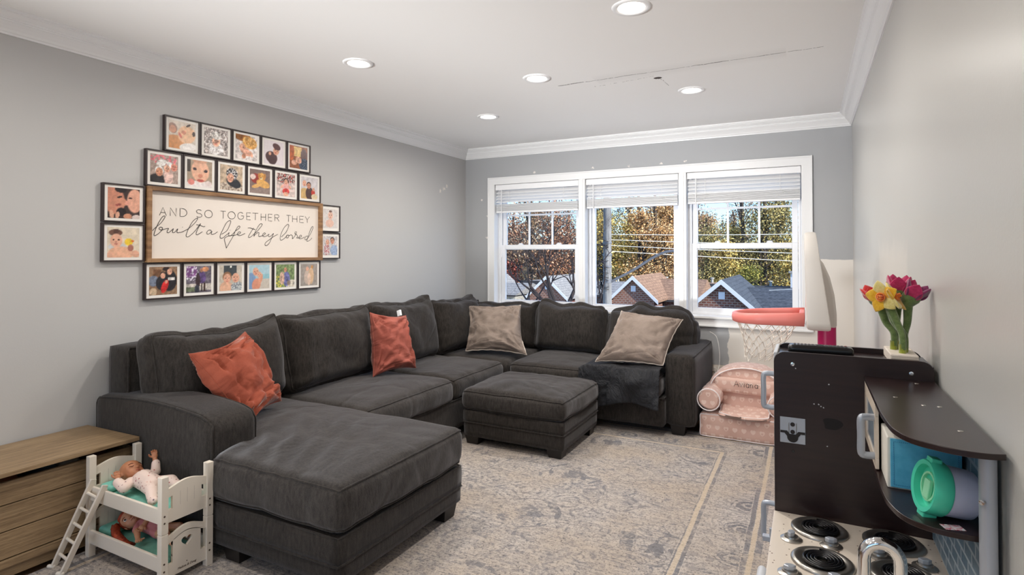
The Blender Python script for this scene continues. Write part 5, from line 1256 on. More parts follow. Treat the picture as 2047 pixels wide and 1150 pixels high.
def flower(kind, head, base, mats, label, d0):
    head = Vector(head); base = Vector(base); t = thing('felt_flower', label, 'flower', tuple(base), 'felt flowers in the wooden block')
    mid = base.lerp(head, .5) + Vector((0, .004, .01))
    b = MB(); P = spline([base, base+Vector((0, 0, .05)), mid, head - Vector(d0).normalized()*.012], 6); n = len(P)
    b.tube(P, [.0085+.006*(i/n)**3 for i in range(n)], 12); b.build('stem', f_green, t, smooth=True)
    b = MB(); b.tube([base, base+Vector((0, 0, .028))], .0092, 12); b.build('stem_foot', f_lime, t, smooth=True)
    d0 = Vector(d0).normalized(); a0 = d0.orthogonal().normalized()
    if kind == 'daffodil':
        for k in range(5):
            R = Matrix.Rotation(2*pi*k/5+.5, 3, d0); o = R @ a0; b = MB(); petal(b, head, (o + d0*.35), .050, .024, .006, d0, -.006); b.build('petal', mats[k % 2], t, smooth=True)
        b = MB(); A = Matrix((a0, d0.cross(a0), d0)).transposed(); b.lathe([(.007, 0), (.011, .012), (.014, .018), (.011, .018), (.007, .008), (.0001, .006)], head, 16, A); b.build('trumpet', f_or, t, smooth=True)
        for k in range(4): R = Matrix.Rotation(pi*k/2, 3, d0); b = MB(); q = head + (R @ a0)*.004; b.cap(q, q+d0*.024, .002, .003); b.build('stamen', f_or, t, smooth=True)
    else:
        b = MB(); A = Matrix((a0, d0.cross(a0), d0)).transposed(); b.lathe([(.010, -.03), (.018, -.014), (.024, 0), (.024, .010), (.0001, .012)], head, 16, A); b.build('calyx', f_green, t, smooth=True)
        for k in range(5):
            R = Matrix.Rotation(2*pi*k/5, 3, d0); o = R @ a0; b = MB(); petal(b, head + o*.012, (o*.22 + d0), .054, .026, .006, o, .006); b.build('petal', mats[k % len(mats)], t, smooth=True)
flower('daffodil', (.196, 1.985, 1.205), (.243, 1.975, 1.046), (f_yel, f_pale), 'yellow daffodil of felt leaning left over the remote', (-.55, -.75, -.05))
flower('tulip', (.262, 2.005, 1.200), (.247, 2.0, 1.046), (f_pur, f_mag), 'purple tulip of felt leaning towards the right wall', (.42, -.15, .8))
flower('tulip', (.236, 2.03, 1.215), (.228, 2.03, 1.046), (f_mag, f_mag), 'magenta tulip of felt standing upright at the back', (.05, -.1, 1))
flower('tulip', (.186, 2.04, 1.19), (.222, 2.02, 1.046), (f_red,), 'red tulip of felt behind the yellow daffodil', (-.4, -.1, .9))
flower('daffodil', (.214, 1.985, 1.200), (.236, 1.955, 1.046), (f_pale, f_yel), 'pale yellow daffodil of felt facing right in the bunch', (.75, -.25, .45))
# ---------------------------------------------------------------- toy basketball hoop
m_hw = plain('hoop_white_plastic', S(214, 208, 202), .45); m_coral = plain('coral_plastic', S(228, 130, 122), .4); m_magp = plain('magenta_plastic', S(186, 14, 92), .4); m_net = plain('net_cord', S(236, 228, 216), .8)
hp = thing('basketball_hoop', 'toddler basketball hoop with white backboard, coral rim and magenta pole', 'basketball hoop', (.082, 3.4, 0))
def rr(hy, z0, z1, r0, r1, n=8):
    P = []
    for (cy, cz, a0, r) in ((hy-r0, z0+r0, -90, r0), (hy-r1, z1-r1, 0, r1), (-hy+r1, z1-r1, 90, r1), (-hy+r0, z0+r0, 180, r0)):
        for k in range(n+1): a = radians(a0+90*k/n); P.append((3.4+cy+r*cos(a), cz+r*sin(a)))
    return P
x0, x1 = -.026, .052
b = MB(); P = rr(.25, .952, 1.442, .04, .14); n = len(P); cy_, cz_ = 3.4, 1.2
layers = [(x0, .95), (x0+.006, .985), (x0+.02, 1.0), (x1-.012, 1.0), (x1-.002, .985), (x1, .95)]; vs = []
for X, s_ in layers:
    for (a, c) in P: vs.append((X + .020*(1.44-c)/.49*(1 if X > 0 else .5) - (.022*max(0, c-1.1)/.34 if X > .02 else 0) + .018*max(0, (1.30-c))/.35*(X > .02) + .006, cy_+(a-cy_)*s_, cz_+(c-cz_)*s_))
fs = [tuple(reversed(range(n))), tuple(range((len(layers)-1)*n, len(layers)*n))]
for l in range(len(layers)-1):
    for i in range(n): fs.append((l*n+i, l*n+(i+1) % n, (l+1)*n+(i+1) % n, (l+1)*n+i))
b.add(vs, fs); bb = b.build('backboard', m_hw, hp, smooth='auto')
b = MB(); b.box((x0+.012, 3.25, 1.06), (x0+.018, 3.55, 1.28)); b.build('target_square', m_coral, bb, bevel=.001)
b = MB(); Pz = [(x1-.01, .952), (.127, .952), (.127, 1.02), (.118, 1.12), (.098, 1.21), (.070, 1.28), (x1-.01, 1.32)]
b.prism(Pz, 3.4-.055, 3.4+.055, 'y'); b.build('pole_socket', m_hw, hp, bevel=.012, seg=4, smooth='auto')
b = MB(); b.tube([(.083, 3.4, .10), (.083, 3.4, .952)], .043, 28); b.build('pole', m_magp, hp, smooth='auto')
b = MB(); Soft((.10, 3.42, .07), (.19, .24, .065), r=.05, wr=0, bulge=(0, 0, .03)).mesh(b, (14, 14, 6)); b.build('base', m_magp, hp, smooth=True, merge=1e-5)
# rim: a deep plastic band, straight at the sides and round in front
cx_, cy_, R1 = -.205, 3.4, .160
path = [(-.02, cy_+R1), (-.10, cy_+R1)] + [(cx_-R1*sin(a), cy_+R1*cos(a)) for a in [pi*k/30 for k in range(31)]] + [(-.10, cy_-R1), (-.02, cy_-R1)]
prof2 = [(-.012, -.030), (.004, -.032), (.013, -.026), (.016, .0), (.013, .026), (.002, .033), (-.010, .030), (-.014, .012), (-.014, -.012)]
K = len(prof2); vs = []; N = len(path)
for i in range(N):
    a = Vector((*path[max(0, i-1)], 0)); c = Vector((*path[min(N-1, i+1)], 0)); d = (c-a).normalized(); nrm = Vector((-d.y, d.x, 0))
    if nrm.dot(Vector((path[i][0]-cx_-.05, path[i][1]-cy_, 0))) < 0: nrm = -nrm
    t_ = max(0, min(1, (path[i][0]+.36)/.34))
    for (dr, dz) in prof2: vs.append((path[i][0]+nrm.x*dr, path[i][1]+nrm.y*dr, .986+dz*(.82+.25*t_)+.012*t_))
fs = [(i*K+j, (i+1)*K+j, (i+1)*K+(j+1) % K, i*K+(j+1) % K) for i in range(N-1) for j in range(K)] + [tuple(range(K)), tuple(reversed([(N-1)*K+j for j in range(K)]))]
rim = MB().add(vs, fs).build('rim', m_coral, hp, smooth=True, merge=1e-6)
MB().box((-.045, cy_-R1, .972), (-.018, cy_+R1, 1.024)).build('rim_bracket', m_coral, rim, bevel=.006)
b = MB(); nn = 14
def netp(k, lv):
    a = 2*pi*(k+.5*(lv % 2))/nn; f = lv/6; r = .150*(1-f)+.062*f; sw = -.05*f*f
    return Vector((cx_+sw+r*cos(a), cy_+r*sin(a)*(1-.2*f), .962-.205*f*(1+.06*sin(k*2.3))))
for k in range(nn):
    for lv in range(6):
        for q in (0, 1):
            k2 = k+q if lv % 2 else k-q
            b.tube([netp(k, lv), netp(k, lv).lerp(netp(k2, lv+1), .5)+Vector((0, 0, -.004)), netp(k2, lv+1)], .0021, 5)
b.build('net', m_net, hp, smooth=True)

# ---------------------------------------------------------------- pink child's armchair with hearts
m = M('pink_heart_fabric'); x, y, z = m.xyz(); ge = m.nt.nodes.new('ShaderNodeNewGeometry'); sn = m.nt.nodes.new('ShaderNodeSeparateXYZ'); m.nt.links.new(ge.outputs['Normal'], sn.inputs[0])
def heart(u, v, S_, seed):
    row = (v*S_).floor(); uu = u*S_ + row*.5; cu = uu.floor(); h = ((cu*12.9898 + row*78.233 + seed).sin()*43758.5).fract()
    fx = (uu.fract() - .5)*4.0; fy = ((v*S_).fract() - .5)*4.0 + .15
    q = fx*fx + fy*fy - 1; val = q*q*q - fx*fx*fy*fy*fy
    inner = val.lt(0.0); rim = inner * (val.gt(-.45)); solid = h.gt(.5)
    return rim.max(inner*solid)
hf = heart(x, z, 17.0, 1.0); ht = heart(x, y, 17.0, 2.0); nz = E(sn.outputs[2]).abs().gt(.6)
hh = hf*(1-nz) + ht*nz
base = m.ramp(m.noise(8, detail=2), [(.3, S(206, 168, 154)), (.7, S(216, 180, 166))])
m.col(m.mix(hh*.75, base, S(232, 208, 196))); m.set(rough=.7, sheen=.3); m.bump(m.noise(9, detail=3), .35, .01); m_pink = m.m
m_pipe = plain('white_piping_fabric', S(240, 232, 232), .7); m_pseat = m_pink
ch = thing('kids_armchair', 'small pink child armchair with white hearts and a name on its back', 'chair', (-.43, 4.52, 0))
def pc(name, c, half, rings=(), **k):
    s = Soft(c, half, **k); b = MB(); s.mesh(b, (16, 14, 12)); o = b.build(name, m_pink, ch, smooth=True, merge=1e-5)
    for ax, sg in rings: q = MB(); s.ring(q, ax, sg, .004, 26); q.build('piping', m_pipe, o, smooth=True)
pc('base', *span(-.735, -.125, 4.30, 4.72, .012, .185), rings=((1, -1),), r=.03, wr=.006, wscale=(8, 8, 8), ridge=.004)
def seat_fn(p, u, v, w):
    if w > 0: p.z += -.02*max(0, 1-u*u) - .012*max(0, -v)
    return p
pc('seat_cushion', *span(-.60, -.26, 4.285, 4.66, .165, .225), rings=((2, 1),), r=.028, wr=.012, wscale=(11, 11, 11), ridge=.006, bulge=(0, .012, .01), seed=2, fn=seat_fn)
for sx in (-1, 1):
    cx2 = -.43 + sx*.232; s_ = 1
    b = MB(); P = []; N = 26; L = 14; r0 = .079
    for j in range(L+1):
        t = j/L; yy = 4.275+.40*t; r = r0*(1-.10*t)*(1 if 0 < j < L else .80)
        if j in (0, L): yy += .008 if j == 0 else -.008
        for i in range(N):
            a = 2*pi*i/N; q = Vector((cx2+r*cos(a), yy, .288+r*.98*sin(a))); q += Vector((cos(a), 0, sin(a)))*noise.noise(q*14+Vector((sx, 0, 0)))*.008; P.append(q)
    fs = [(j*N+i, j*N+(i+1) % N, (j+1)*N+(i+1) % N, (j+1)*N+i) for j in range(L) for i in range(N)] + [tuple(range(N)), tuple(reversed([L*N+i for i in range(N)]))]
    b.add(P, fs); o = b.build('armrest', m_pink, ch, smooth='auto')
    MB().tube([(cx2+.078*cos(a), 4.279, .288+.077*sin(a)) for a in [2*pi*k/32 for k in range(32)]], .004, 6, closed=True).build('piping', m_pipe, o, smooth=True)
# arched back
prf = []
for k in range(25):
    a = pi*k/24; prf.append((-.43+.262*cos(a), .30+.20*sin(a)**.85))
prf = [(-.168, .19)] + prf + [(-.692, .19)]
b = MB(); n = len(prf); vs = []; lay = [(4.50, .93), (4.485, 1.0), (4.56, 1.03), (4.665, 1.03), (4.69, .97)]
for Y, sc in lay:
    for (a, c) in prf:
        q = Vector((-.43+(a+.43)*sc, Y + .12*(c-.30), .19+(c-.19)*sc)); q += Vector((0, 1, .6))*noise.noise(q*11)*.008; vs.append(q)
fs = [tuple(range(n)), tuple(reversed([(len(lay)-1)*n+i for i in range(n)]))] + [(l*n+i, (l+1)*n+i, (l+1)*n+(i+1) % n, l*n+(i+1) % n) for l in range(len(lay)-1) for i in range(n)]
b.add(vs, fs); bk = b.build('backrest', m_pink, ch, smooth='auto')
bk.modifiers.new('soft', 'BEVEL').width = .012
MB().tube([(-.43+(a+.43)*.97, 4.487+.12*(c-.3), .19+(c-.19)*.97) for a, c in prf], .005, 6).build('piping', m_pipe, bk, smooth=True)
MB().tube(spline([(-.640, 4.473, .345), (-.55, 4.47, .322), (-.43, 4.468, .315), (-.31, 4.47, .322), (-.22, 4.473, .345)], 6), .0035, 6).build('seam', m_pink, bk, smooth=True)
pt = MB(); Soft((-.43, 4.485, .365), (.215, .03, .055), r=.028, wr=.006, wscale=(9, 9, 9), ridge=.005).mesh(pt, (16, 6, 8)); pt.build('back_cushion', m_pink, ch, smooth=True, merge=1e-5)
def text(s_, size, mt, parent, loc, rot, name='lettering', ext=.0004, shear=0, sp=1.0):
    cu = bpy.data.curves.new('t', 'FONT'); cu.body = s_; cu.size = size; cu.extrude = ext; cu.align_x = 'CENTER'; cu.shear = shear; cu.space_character = sp
    o = bpy.data.objects.new('t', cu); C.objects.link(o); dg = bpy.context.evaluated_depsgraph_get(); me = bpy.data.meshes.new_from_object(o.evaluated_get(dg)); bpy.data.objects.remove(o)
    me.materials.clear(); me.materials.append(mt); q = bpy.data.objects.new(name, me); C.objects.link(q); q.parent = parent
    off = Vector((0, 0, 0)); p = parent
    while p is not None: off += p.location; p = p.parent
    q.location = Vector(loc)-off; q.rotation_euler = rot; return q
m_thr = plain('embroidery_thread', S(40, 30, 34), .8)
# name embroidered in thin strokes
AV = {'A': [[(0,0),(.5,1),(1,0)], [(.12,.32),(.9,.36)]], 'v': [[(0,.62),(.45,0),(.9,.62)]], 'i': [[(.2,.6),(.2,0)], [(.2,.8),(.2,.84)]],
      'a': [arc(.42,.3,.4,.3,0,360,16), [(.82,.62),(.82,.0)]], 'n': [[(0,0),(0,.6)], [(0,.4),(.3,.62),(.6,.5),(.7,.0)]]}
b = MB(); xx = -.508
for c_, w_ in zip('Aviana', (.026, .018, .008, .020, .018, .020)):
    for st in AV[c_]:
        P = [(xx+p*w_*1.2, 4.4425 - (.004 if q > .5 else 0), .366+q*.044) for p, q in st]; b.tube(P, .0017, 5)
    xx += (w_ + .003)*1.32
b.build('embroidered_name', m_thr, bk)

ch.location.x += .022

# baseboard heater under the window
m_heat = plain('heater_enamel', S(206, 194, 180), .5)
ht_ = thing('baseboard_heater', 'long low beige baseboard heater under the window', 'heater', (-1.2, 5.15, 0))
MB().prism([(YB-.075, .03), (YB-.005, .03), (YB-.005, .375), (YB-.055, .375), (YB-.075, .335)], -2.9, .20, 'x').build('cover', m_heat, ht_, bevel=.003)
b = MB(); b.box((-2.88, YB-.0765, .32), (.18, YB-.0745, .328)); b.build('louvre', plain('heater_slot', S(120, 110, 100), .6), ht_)
# white cord hanging by the arm
b = MB(); b.tube(spline([(-.760, 5.168, .66), (-.70, 5.14, .62), (-.672, 5.10, .50), (-.665, 5.02, .40), (-.672, 4.90, .36)], 6), .0022, 6)
b.tube(spline([(-.672, 4.90, .36), (-.69, 4.88, .395), (-.675, 4.87, .41), (-.655, 4.87, .37), (-.645, 4.87, .30), (-.665, 4.88, .34), (-.685, 4.88, .40)], 6), .0024, 6)
o = b.build('blind_cord', m_cord, None, smooth=True); recenter(o, (-.69, 5.1, .4)); tag(o, 'thin white looped cord hanging between the sofa arm and the pink chair', 'cord')

# ---------------------------------------------------------------- doll bunk bed
m_bw = plain('toy_white_paint', S(232, 222, 208), .4); m_dark = plain('screw_dark', S(90, 74, 62), .4, .4)
m = M('aqua_bedding'); m.col(m.ramp(m.noise(20, detail=2), [(.3, S(118, 196, 180)), (.7, S(140, 212, 196))])); m.set(rough=.8); m.bump(m.noise(16, detail=3), .3, .01); m_aqua = m.m
BX0, BX1, BY0, BY1 = -2.795, -2.275, 1.382, 1.574
bed = thing('doll_bunk_bed', 'small white wooden doll bunk bed with a heart cut in the footboard', 'toy bed', ((BX0+BX1)/2, 1.49, 0.011))
pw = .014
for x in (BX0, BX1):
    for y in (BY0, BY1):
        z0 = .011
        b = MB(); b.box((x-pw, y-pw, z0), (x+pw, y+pw, .218)); b.box((x-pw+.0015, y-pw+.0015, .218), (x+pw-.0015, y+pw-.0015, .221)); b.box((x-pw, y-pw, .221), (x+pw, y+pw, .445)); p = b.build('post', m_bw, bed, bevel=.002)
        if x == BX1:
            for zz in (.265, .292, .075, .105):
                MB().lathe([(.0001, .0012), (.0035, .0010), (.004, 0)], (x+pw, y-.002, zz), 12, Matrix.Rotation(pi/2, 3, 'Y')).build('screw', m_dark, p)
for z0, z1 in ((.258, .318), (.070, .128)):
    for y in (BY0-.004, BY1+.004):
        MB().box((BX0+pw, y-.006, z0), (BX1-pw, y+.006, z1)).build('side_rail', m_bw, bed, bevel=.002)
    MB().box((BX0+pw, BY0, z0), (BX1-pw, BY1, z0+.008)).build('bed_slab', m_bw, bed)
def endboard(x, zb, heart_, logo, hh_=.133, rise=.018):
    """arched end panel with two side openings"""
    ya, yb = BY0+pw, BY1-pw; w = yb-ya; T = (x-.006, x+.006)
    top = lambda t: zb+hh_ + rise*max(0, sin(pi*min(1, max(0, t))))**1.3
    N = 24; o1, o2 = .14, .86     # openings beside the panel
    b = MB(); lo = zb+.052
    def quad(t0, t1, za, zc):
        y0_, y1_ = ya+w*t0, ya+w*t1; a0, a1 = za(t0), za(t1); c0, c1 = zc(t0), zc(t1)
        vs = [(T[0], y0_, a0), (T[0], y1_, a1), (T[0], y1_, c1), (T[0], y0_, c0), (T[1], y0_, a0), (T[1], y1_, a1), (T[1], y1_, c1), (T[1], y0_, c0)]
        b.add(vs, [(0,3,2,1), (4,5,6,7), (0,1,5,4), (2,3,7,6), (1,2,6,5), (0,4,7,3)])
    k_ = lambda v: (lambda t: v)
    if not heart_:
        for i in range(N):
            t0, t1 = i/N, (i+1)/N
            quad(t0, t1, k_(zb), k_(lo)); quad(t0, t1, (lambda t: top(t)-.034), top)
            if o1 <= (t0+t1)/2 <= o2: quad(t0, t1, k_(lo), (lambda t: top(t)-.034))
    else:
        for i in range(N):
            t0, t1 = i/N, (i+1)/N
            quad(t0, t1, k_(zb), k_(lo)); quad(t0, t1, (lambda t: top(t)-.026), top)
        # solid panel with a heart hole, bridged ring by ring
        hc_y, hc_z = ya+w*.5, zb+.118; M_ = 48; hrt = []
        for q in range(M_):
            a = 2*pi*q/M_; hx = 16*sin(a)**3; hz = 13*cos(a)-5*cos(2*a)-2*cos(3*a)-cos(4*a); hrt.append((hc_y+hx*.00146, hc_z+hz*.00146))
        out = []
        for (py, pz) in hrt:
            d = Vector((py-hc_y, pz-hc_z-.002)); 
            if d.length < 1e-6: d = Vector((0, 1))
            d.normalize(); s1 = 1e9
            for lim, comp in ((w*.36, 0), (-w*.36, 0)):
                if d[comp]*lim > 0: s1 = min(s1, lim/d[comp])
            if d[1] < 0: s1 = min(s1, (lo-hc_z)/d[1])
            else:
                s_ = 0
                while s_ < .3:
                    yy, zz = hc_y+d[0]*s_, hc_z+d[1]*s_
                    if zz > top((yy-ya)/w)-.024: break
                    s_ += .001
                s1 = min(s1, s_)
            out.append((hc_y+d[0]*s1, hc_z+d[1]*s1))
        vs = [(T[s_], a, c) for s_ in (0, 1) for L_ in (hrt, out) for (a, c) in L_]; fs = []
        for q in range(M_):
            r_ = (q+1) % M_; fs += [(q, r_, M_+r_, M_+q), (2*M_+q, 3*M_+q, 3*M_+r_, 2*M_+r_), (q, 2*M_+q, 2*M_+r_, r_), (M_+q, M_+r_, 3*M_+r_, 3*M_+q)]
        b.add(vs, fs)
        # square the panel's corners
        for s_ in (-1, 1):
            y0_ = hc_y+s_*w*.36; y1_ = hc_y+s_*w*.20; b.box((T[0]+.0003, min(y0_, y1_), lo-.002), (T[1]-.0003, max(y0_, y1_), lo+.03)); b.box((T[0]+.0003, min(y0_, y1_), lo+.07), (T[1]-.0003, max(y0_, y1_), top(.14+.0)-.018))
    o = b.build('end_board', m_bw, bed)
    if not heart_:
        for t in (.32, .5, .68): MB().box((T[1]-.0002, ya+w*t-.0006, lo+.004), (T[1]+.0003, ya+w*t+.0006, top(t)-.036)).build('groove', plain('groove_shade', S(200, 190, 180), .6), o)
    if logo:
        text('Melissa & Doug', .0125, m_dark, o, (T[1]+.0004, ya+w*.5, zb+.014), (pi/2, 0, pi/2), shear=.3)
        MB().lathe([(.0001, .0012), (.002, .0010), (.0024, 0)], (T[1], ya+w*.5, zb+.034), 10, Matrix.Rotation(pi/2, 3, 'Y')).build('logo_dot', m_dark, o)
endboard(BX1, .258, False, False); endboard(BX0, .258, False, False); endboard(BX1, .040, True, True, .158, .026); endboard(BX0, .040, False, False, .158, .026)
for z, sd_ in ((.268, 1), (.080, 2)):
    b = MB(); Soft(((BX0+BX1)/2, 1.478, z+.009), (.238, .078, .010), r=.009, wr=.003, wscale=(20, 20, 20), seed=sd_).mesh(b, (24, 12, 4)); o = b.build('doll_mattress', m_aqua, None, smooth=True, merge=1e-5)
    recenter(o, ((BX0+BX1)/2, 1.488, z)); tag(o, ('aqua cloth mattress on the upper bunk of the doll bed', 'aqua cloth mattress on the lower bunk of the doll bed')[sd_-1], 'mattress', )
    b = MB(); Soft((BX0+.055, 1.49, z+.034), (.042, .082, .012), r=.011, wr=.006, wscale=(16, 16, 16), seed=sd_+4, bulge=(0, 0, .006)).mesh(b, (12, 18, 4)); o = b.build('doll_pillow', m_aqua, None, smooth=True, merge=1e-5)
    recenter(o, (BX0+.055, 1.49, z+.02)); tag(o, ('aqua doll pillow on the upper bunk', 'aqua doll pillow on the lower bunk')[sd_-1], 'pillow')
# ladder
ld = thing('toy_ladder', 'small white wooden toy ladder leaning on the doll bunk bed', 'ladder', (-2.79, 1.27, .011))
A0, A1 = Vector((-2.832, 1.262, .014)), Vector((-2.762, 1.374, .352)); B0, B1 = Vector((-2.735, 1.250, .014)), Vector((-2.667, 1.372, .345))
for p, q in ((A0, A1), (B0, B1)):
    d = (q-p).normalized(); s_ = Vector((1, .1, 0)).normalized(); f = d.cross(s_).normalized()
    b = MB(); vs = [p+s_*a*.0055+f*c*.012 for a in (-1, 1) for c in (-1, 1)] + [q+s_*a*.0055+f*c*.012 for a in (-1, 1) for c in (-1, 1)]
    b.add(vs, [(0,1,3,2), (4,6,7,5), (0,4,5,1), (2,3,7,6), (0,2,6,4), (1,5,7,3)]); rl = b.build('ladder_rail', m_bw, ld, bevel=.002)
    b = MB(); b.cap(p+f*-.002+Vector((0, 0, .0)), p+Vector((-.012, -.012, .002)), .010, .008); b.build('ladder_foot', m_bw, rl, smooth=True)
for k in range(5):
    t = .14+.175*k; b = MB(); b.tube([A0.lerp(A1, t), B0.lerp(B1, t)], .0062, 12); b.build('rung', m_bw, ld, smooth='auto')

# ---------------------------------------------------------------- dolls
def skin_m(name, a, b_): 
    m = M(name); m.col(m.ramp(m.noise(12, detail=2), [(.3, a), (.7, b_)])); m.set(rough=.45, sss=.1); return m.m
m_dsk = skin_m('brown_doll_vinyl', S(176, 116, 82), S(192, 130, 94)); m_dsk2 = skin_m('peach_doll_vinyl', S(206, 146, 112), S(222, 164, 130))
m = M('dotted_onesie'); v = m.vor(62, None, 'F1', .9); dd = E(v.outputs['Distance']); w = m.nt.nodes.new('ShaderNodeTexWhiteNoise'); m.nt.links.new(v.outputs['Position'], w.inputs['Vector'])
m.col(m.mix(dd.lt(.20), S(236, 212, 200), m.ramp(E(w.outputs[0]), [(.3, S(150, 60, 60)), (.6, S(206, 120, 110)), (.8, S(120, 100, 110))]))); m.set(rough=.85); m.bump(m.noise(40, detail=3), .4, .003); m_ones = m.m
def hand(b, wrist, d, up, s_):
    """palm, five unequal bent fingers with the thumb off the palm's side"""
    wrist, d, up = Vector(wrist), Vector(d).normalized(), Vector(up); up = (up-d*up.dot(d)).normalized(); sd = d.cross(up)
    pc_ = wrist + d*.011*s_; b.ell(pc_, (.011*s_, .0095*s_, .006*s_), Matrix((d, sd, up)).transposed(), 14, 8)
    for k, (o, L) in enumerate(((-.0072, .010), (-.0024, .0125), (.0024, .0118), (.0070, .0088))):
        p0 = pc_ + d*.008*s_ + sd*o*s_; p1 = p0 + (d + sd*o*14 + up*.15).normalized()*L*.55*s_; p2 = p1 + (d*.75 + up*.7).normalized()*L*.5*s_
        b.cap(p0, p1, .0026*s_, .0024*s_, 8, 3); b.cap(p1, p2, .0024*s_, .0021*s_, 8, 3)
    p0 = pc_ - d*.002*s_ - sd*.008*s_; p1 = p0 + (-sd*.8 + d*.6 + up*.3).normalized()*.008*s_; b.cap(p0, p1, .0032*s_, .0028*s_, 8, 3); b.cap(p1, p1 + (d*.8-sd*.2+up*.5).normalized()*.006*s_, .0028*s_, .0024*s_, 8, 3)
def doll(label, name_loc, head, hr, fwd, crown, body, limbs, skin, cloth, closed, hair=None, cat='doll'):
    t = thing('baby_doll', label, cat, name_loc)
    # body: one continuous skin of cloth
    b = MB()
    for seg in body: b.cap(*seg)
    for L_ in limbs:
        for seg in L_['cloth']: b.cap(*seg)
    f = fuse(b, .0028, 5); f.build('onesie', cloth, t, smooth=True)
    for L_ in limbs:
        b = MB()
        for seg in L_.get('skin', ()): b.cap(*seg)
        if 'hand' in L_: hand(b, *L_['hand'])
        if b.v: f = fuse(b, .0011, 2, .4); f.build('forearm' if 'hand' in L_ else 'bare_leg', skin, t, smooth=True)
    # head: fwd = where the face looks, crown = top of the skull
    h = Vector(head); fw = Vector(fwd).normalized(); cr = Vector(crown); cr = (cr-fw*cr.dot(fw)).normalized(); sd = cr.cross(fw)
    A = Matrix((sd, fw, cr)).transposed(); L = lambda x, y, z: h + A @ Vector((x, y, z))*hr
    b = MB(); b.ell(h+cr*.15*hr-fw*.05*hr, (.93*hr, 1.0*hr, .98*hr), A, 28, 20); b.ell(L(0, .25, -.35), (.80*hr, .66*hr, .62*hr), A, 24, 16)
    b.ell(L(-.42, .55, -.35), (.30*hr, .28*hr, .28*hr), A); b.ell(L(.42, .55, -.35), (.30*hr, .28*hr, .28*hr), A); b.ell(L(0, .72, -.72), (.24*hr, .18*hr, .17*hr), A)
    b.cap(L(0, .86, .0), L(0, 1.0, -.18), .08*hr, .13*hr, 10); b.ell(L(-.12, .93, -.2), (.09*hr,)*3); b.ell(L(.12, .93, -.2), (.09*hr,)*3)
    b.ell(L(0, .90, -.44), (.22*hr, .08*hr, .06*hr), A); b.ell(L(0, .87, -.54), (.18*hr, .08*hr, .06*hr), A)
    for sx in (-1, 1):
        b.ell(L(sx*.38, .80, .06), (.20*hr, .10*hr, .14*hr), A)
        b.ell(L(sx*.92, -.02, -.12), (.08*hr, .16*hr, .25*hr), A)
    b.cap(L(0, -.1, -.7), L(0, -.15, -1.1), .42*hr, .40*hr)
    f = fuse(b, hr*.045, 3, .5); hd_ = f.build('head', skin, t, smooth=True)
    ml = plain('doll_line', S(96, 52, 40), .6)
    for sx in (-1, 1):
        if closed:
            e = MB(); e.tube(spline([L(sx*.22, .895, .04), L(sx*.38, .925, -.02), L(sx*.56, .82, .05)], 5), .025*hr, 5); e.build('closed_eye', ml, hd_)
        else:
            e = MB(); e.ell(L(sx*.38, .84, .06), (.17*hr, .08*hr, .15*hr), A); q = e.build('eye', plain('eye_white', S(240, 238, 234), .2), hd_, smooth=True)
            e = MB(); e.ell(L(sx*.38, .90, .06), (.10*hr, .04*hr, .11*hr), A); e.build('iris', plain('eye_brown', S(40, 26, 22), .15), q, smooth=True)
        e = MB(); e.tube(spline([L(sx*.20, .90, .27), L(sx*.38, .88, .33), L(sx*.58, .74, .27)], 4), .028*hr, 5); e.build('eyebrow', ml, hd_)
    e = MB(); e.tube(spline([L(-.20, .93, -.49), L(0, .985, -.49), L(.20, .93, -.49)], 4), .03*hr, 5); e.build('mouth', plain('doll_lips', S(170, 80, 70), .5), hd_)
    if hair: hair(t, hd_, L, hr, A)
    return t
def tuft(t, hd_, L, hr, A):
    b = MB(); b.cap(L(-.1, -.62, .98), L(-.1, -.78, 1.12), .13*hr, .06*hr); b.build('hair_tuft', plain('doll_black_hair', S(24, 18, 18), .7), hd_, smooth=True)
zb_ = .292
doll('baby doll in a dotted pale onesie asleep on the upper bunk', (-2.56, 1.48, zb_), (-2.690, 1.492, zb_+.062), .048, (.62, .12, .75), (-.9, .1, .35),
     [((-2.635, 1.490, zb_+.040), (-2.585, 1.485, zb_+.052), .030, .043), ((-2.585, 1.485, zb_+.052), (-2.520, 1.482, zb_+.044), .043, .042)],
     [dict(cloth=[((-2.615, 1.525, zb_+.045), (-2.625, 1.560, zb_+.055), .022, .021), ((-2.625, 1.560, zb_+.055), (-2.650, 1.575, zb_+.082), .020, .018)], skin=[((-2.650, 1.575, zb_+.080), (-2.662, 1.578, zb_+.098), .0115, .010)], hand=((-2.662, 1.578, zb_+.098), (-.35, .1, 1), (.8, -.6, 0), 1.35)),
      dict(cloth=[((-2.620, 1.450, zb_+.045), (-2.600, 1.412, zb_+.040), .023, .023), ((-2.600, 1.412, zb_+.040), (-2.632, 1.405, zb_+.058), .023, .020)], skin=[((-2.632, 1.405, zb_+.058), (-2.652, 1.415, zb_+.066), .0115, .010)], hand=((-2.650, 1.414, zb_+.066), (-.8, .3, .5), (0, 0, 1), 1.3)),
      dict(cloth=[((-2.525, 1.465, zb_+.042), (-2.455, 1.440, zb_+.048), .029, .025), ((-2.455, 1.440, zb_+.048), (-2.400, 1.415, zb_+.022), .024, .019), ((-2.400, 1.415, zb_+.022), (-2.382, 1.410, zb_+.030), .019, .015)]),
      dict(cloth=[((-2.525, 1.502, zb_+.042), (-2.455, 1.525, zb_+.056), .029, .026), ((-2.455, 1.525, zb_+.056), (-2.400, 1.530, zb_+.030), .025, .020), ((-2.400, 1.530, zb_+.030), (-2.382, 1.537, zb_+.036), .019, .016)])],
     m_dsk, m_ones, True, tuft)
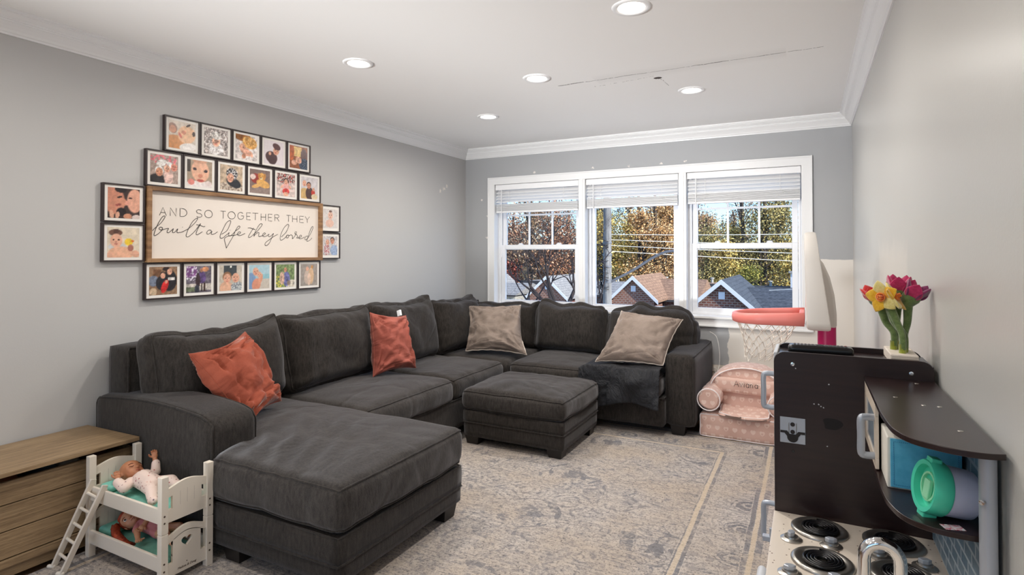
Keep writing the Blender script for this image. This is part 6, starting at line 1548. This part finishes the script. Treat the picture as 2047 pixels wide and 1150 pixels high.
def redhair(t, hd_, L, hr, A):
    hm = M('red_doll_hair'); hm.col(hm.ramp(hm.noise(60, detail=3), [(.3, S(120, 40, 20)), (.7, S(176, 70, 34))])); hm.set(rough=.6)
    b = MB(); b.ell(L(0, -.22, .22), (1.06*hr, .98*hr, 1.04*hr), A, 24, 16); b.ell(L(0, .35, .82), (.8*hr, .42*hr, .3*hr), A, 16, 10); f = fuse(b, .0025, 4); f.build('hair', hm.m, hd_, smooth=True)
    for q in range(3):
        P = []; 
        for k in range(30): a = k*1.15+q*2.1; p = Vector((-2.700+.0055*k, 1.432-.0006*k-.018*sin(k/9), .135-.0016*k)); P.append(p+Vector((0, .011*cos(a), .011*sin(a))))
        MB().tube(P, .009, 8).build('braid_strand', hm.m, hd_, smooth=True)
m_pd = plain('pink_doll_dress', S(206, 128, 130), .8)
zl = .108
doll('red haired doll lying on the lower bunk behind the rail', (-2.55, 1.49, zl), (-2.660, 1.480, zl+.050), .044, (.45, -.62, .62), (-.95, -.1, .2),
     [((-2.605, 1.490, zl+.034), (-2.550, 1.495, zl+.040), .026, .034), ((-2.550, 1.495, zl+.040), (-2.480, 1.500, zl+.036), .034, .036)],
     [dict(cloth=[((-2.590, 1.465, zl+.036), (-2.575, 1.450, zl+.034), .018, .016)], skin=[((-2.575, 1.450, zl+.034), (-2.540, 1.435, zl+.030), .013, .012), ((-2.540, 1.435, zl+.030), (-2.510, 1.420, zl+.022), .012, .009)], hand=((-2.512, 1.421, zl+.022), (.9, -.4, 0), (0, 0, 1), 1.3)),
      dict(cloth=[((-2.590, 1.515, zl+.042), (-2.570, 1.520, zl+.055), .018, .016)], skin=[((-2.570, 1.520, zl+.055), (-2.545, 1.480, zl+.075), .013, .012), ((-2.545, 1.480, zl+.075), (-2.535, 1.460, zl+.060), .012, .010)], hand=((-2.536, 1.462, zl+.061), (.3, -.8, -.3), (.5, 0, 1), 1.3)),
      dict(cloth=[((-2.49, 1.485, zl+.032), (-2.465, 1.478, zl+.034), .026, .024)], skin=[((-2.465, 1.478, zl+.034), (-2.40, 1.470, zl+.045), .021, .017), ((-2.40, 1.470, zl+.045), (-2.345, 1.465, zl+.024), .017, .012)]),
      dict(cloth=[((-2.49, 1.515, zl+.034), (-2.465, 1.520, zl+.038), .026, .024)], skin=[((-2.465, 1.520, zl+.038), (-2.40, 1.528, zl+.055), .021, .017), ((-2.40, 1.528, zl+.055), (-2.345, 1.530, zl+.030), .017, .012)])],
     m_dsk2, m_pd, False, redhair)
b = MB(); Soft((-2.742, 1.418, zb_+.010), (.022, .014, .003), r=.003, wr=.003, wscale=(40, 40, 40)).mesh(b, (10, 8, 2)); o = b.build('doll_bib', m_ones, None, smooth=True, merge=1e-5); recenter(o, (-2.742, 1.418, zb_)); tag(o, 'crumpled pale doll bib at the corner of the upper bunk', 'bib')
bpy.context.view_layer.update()
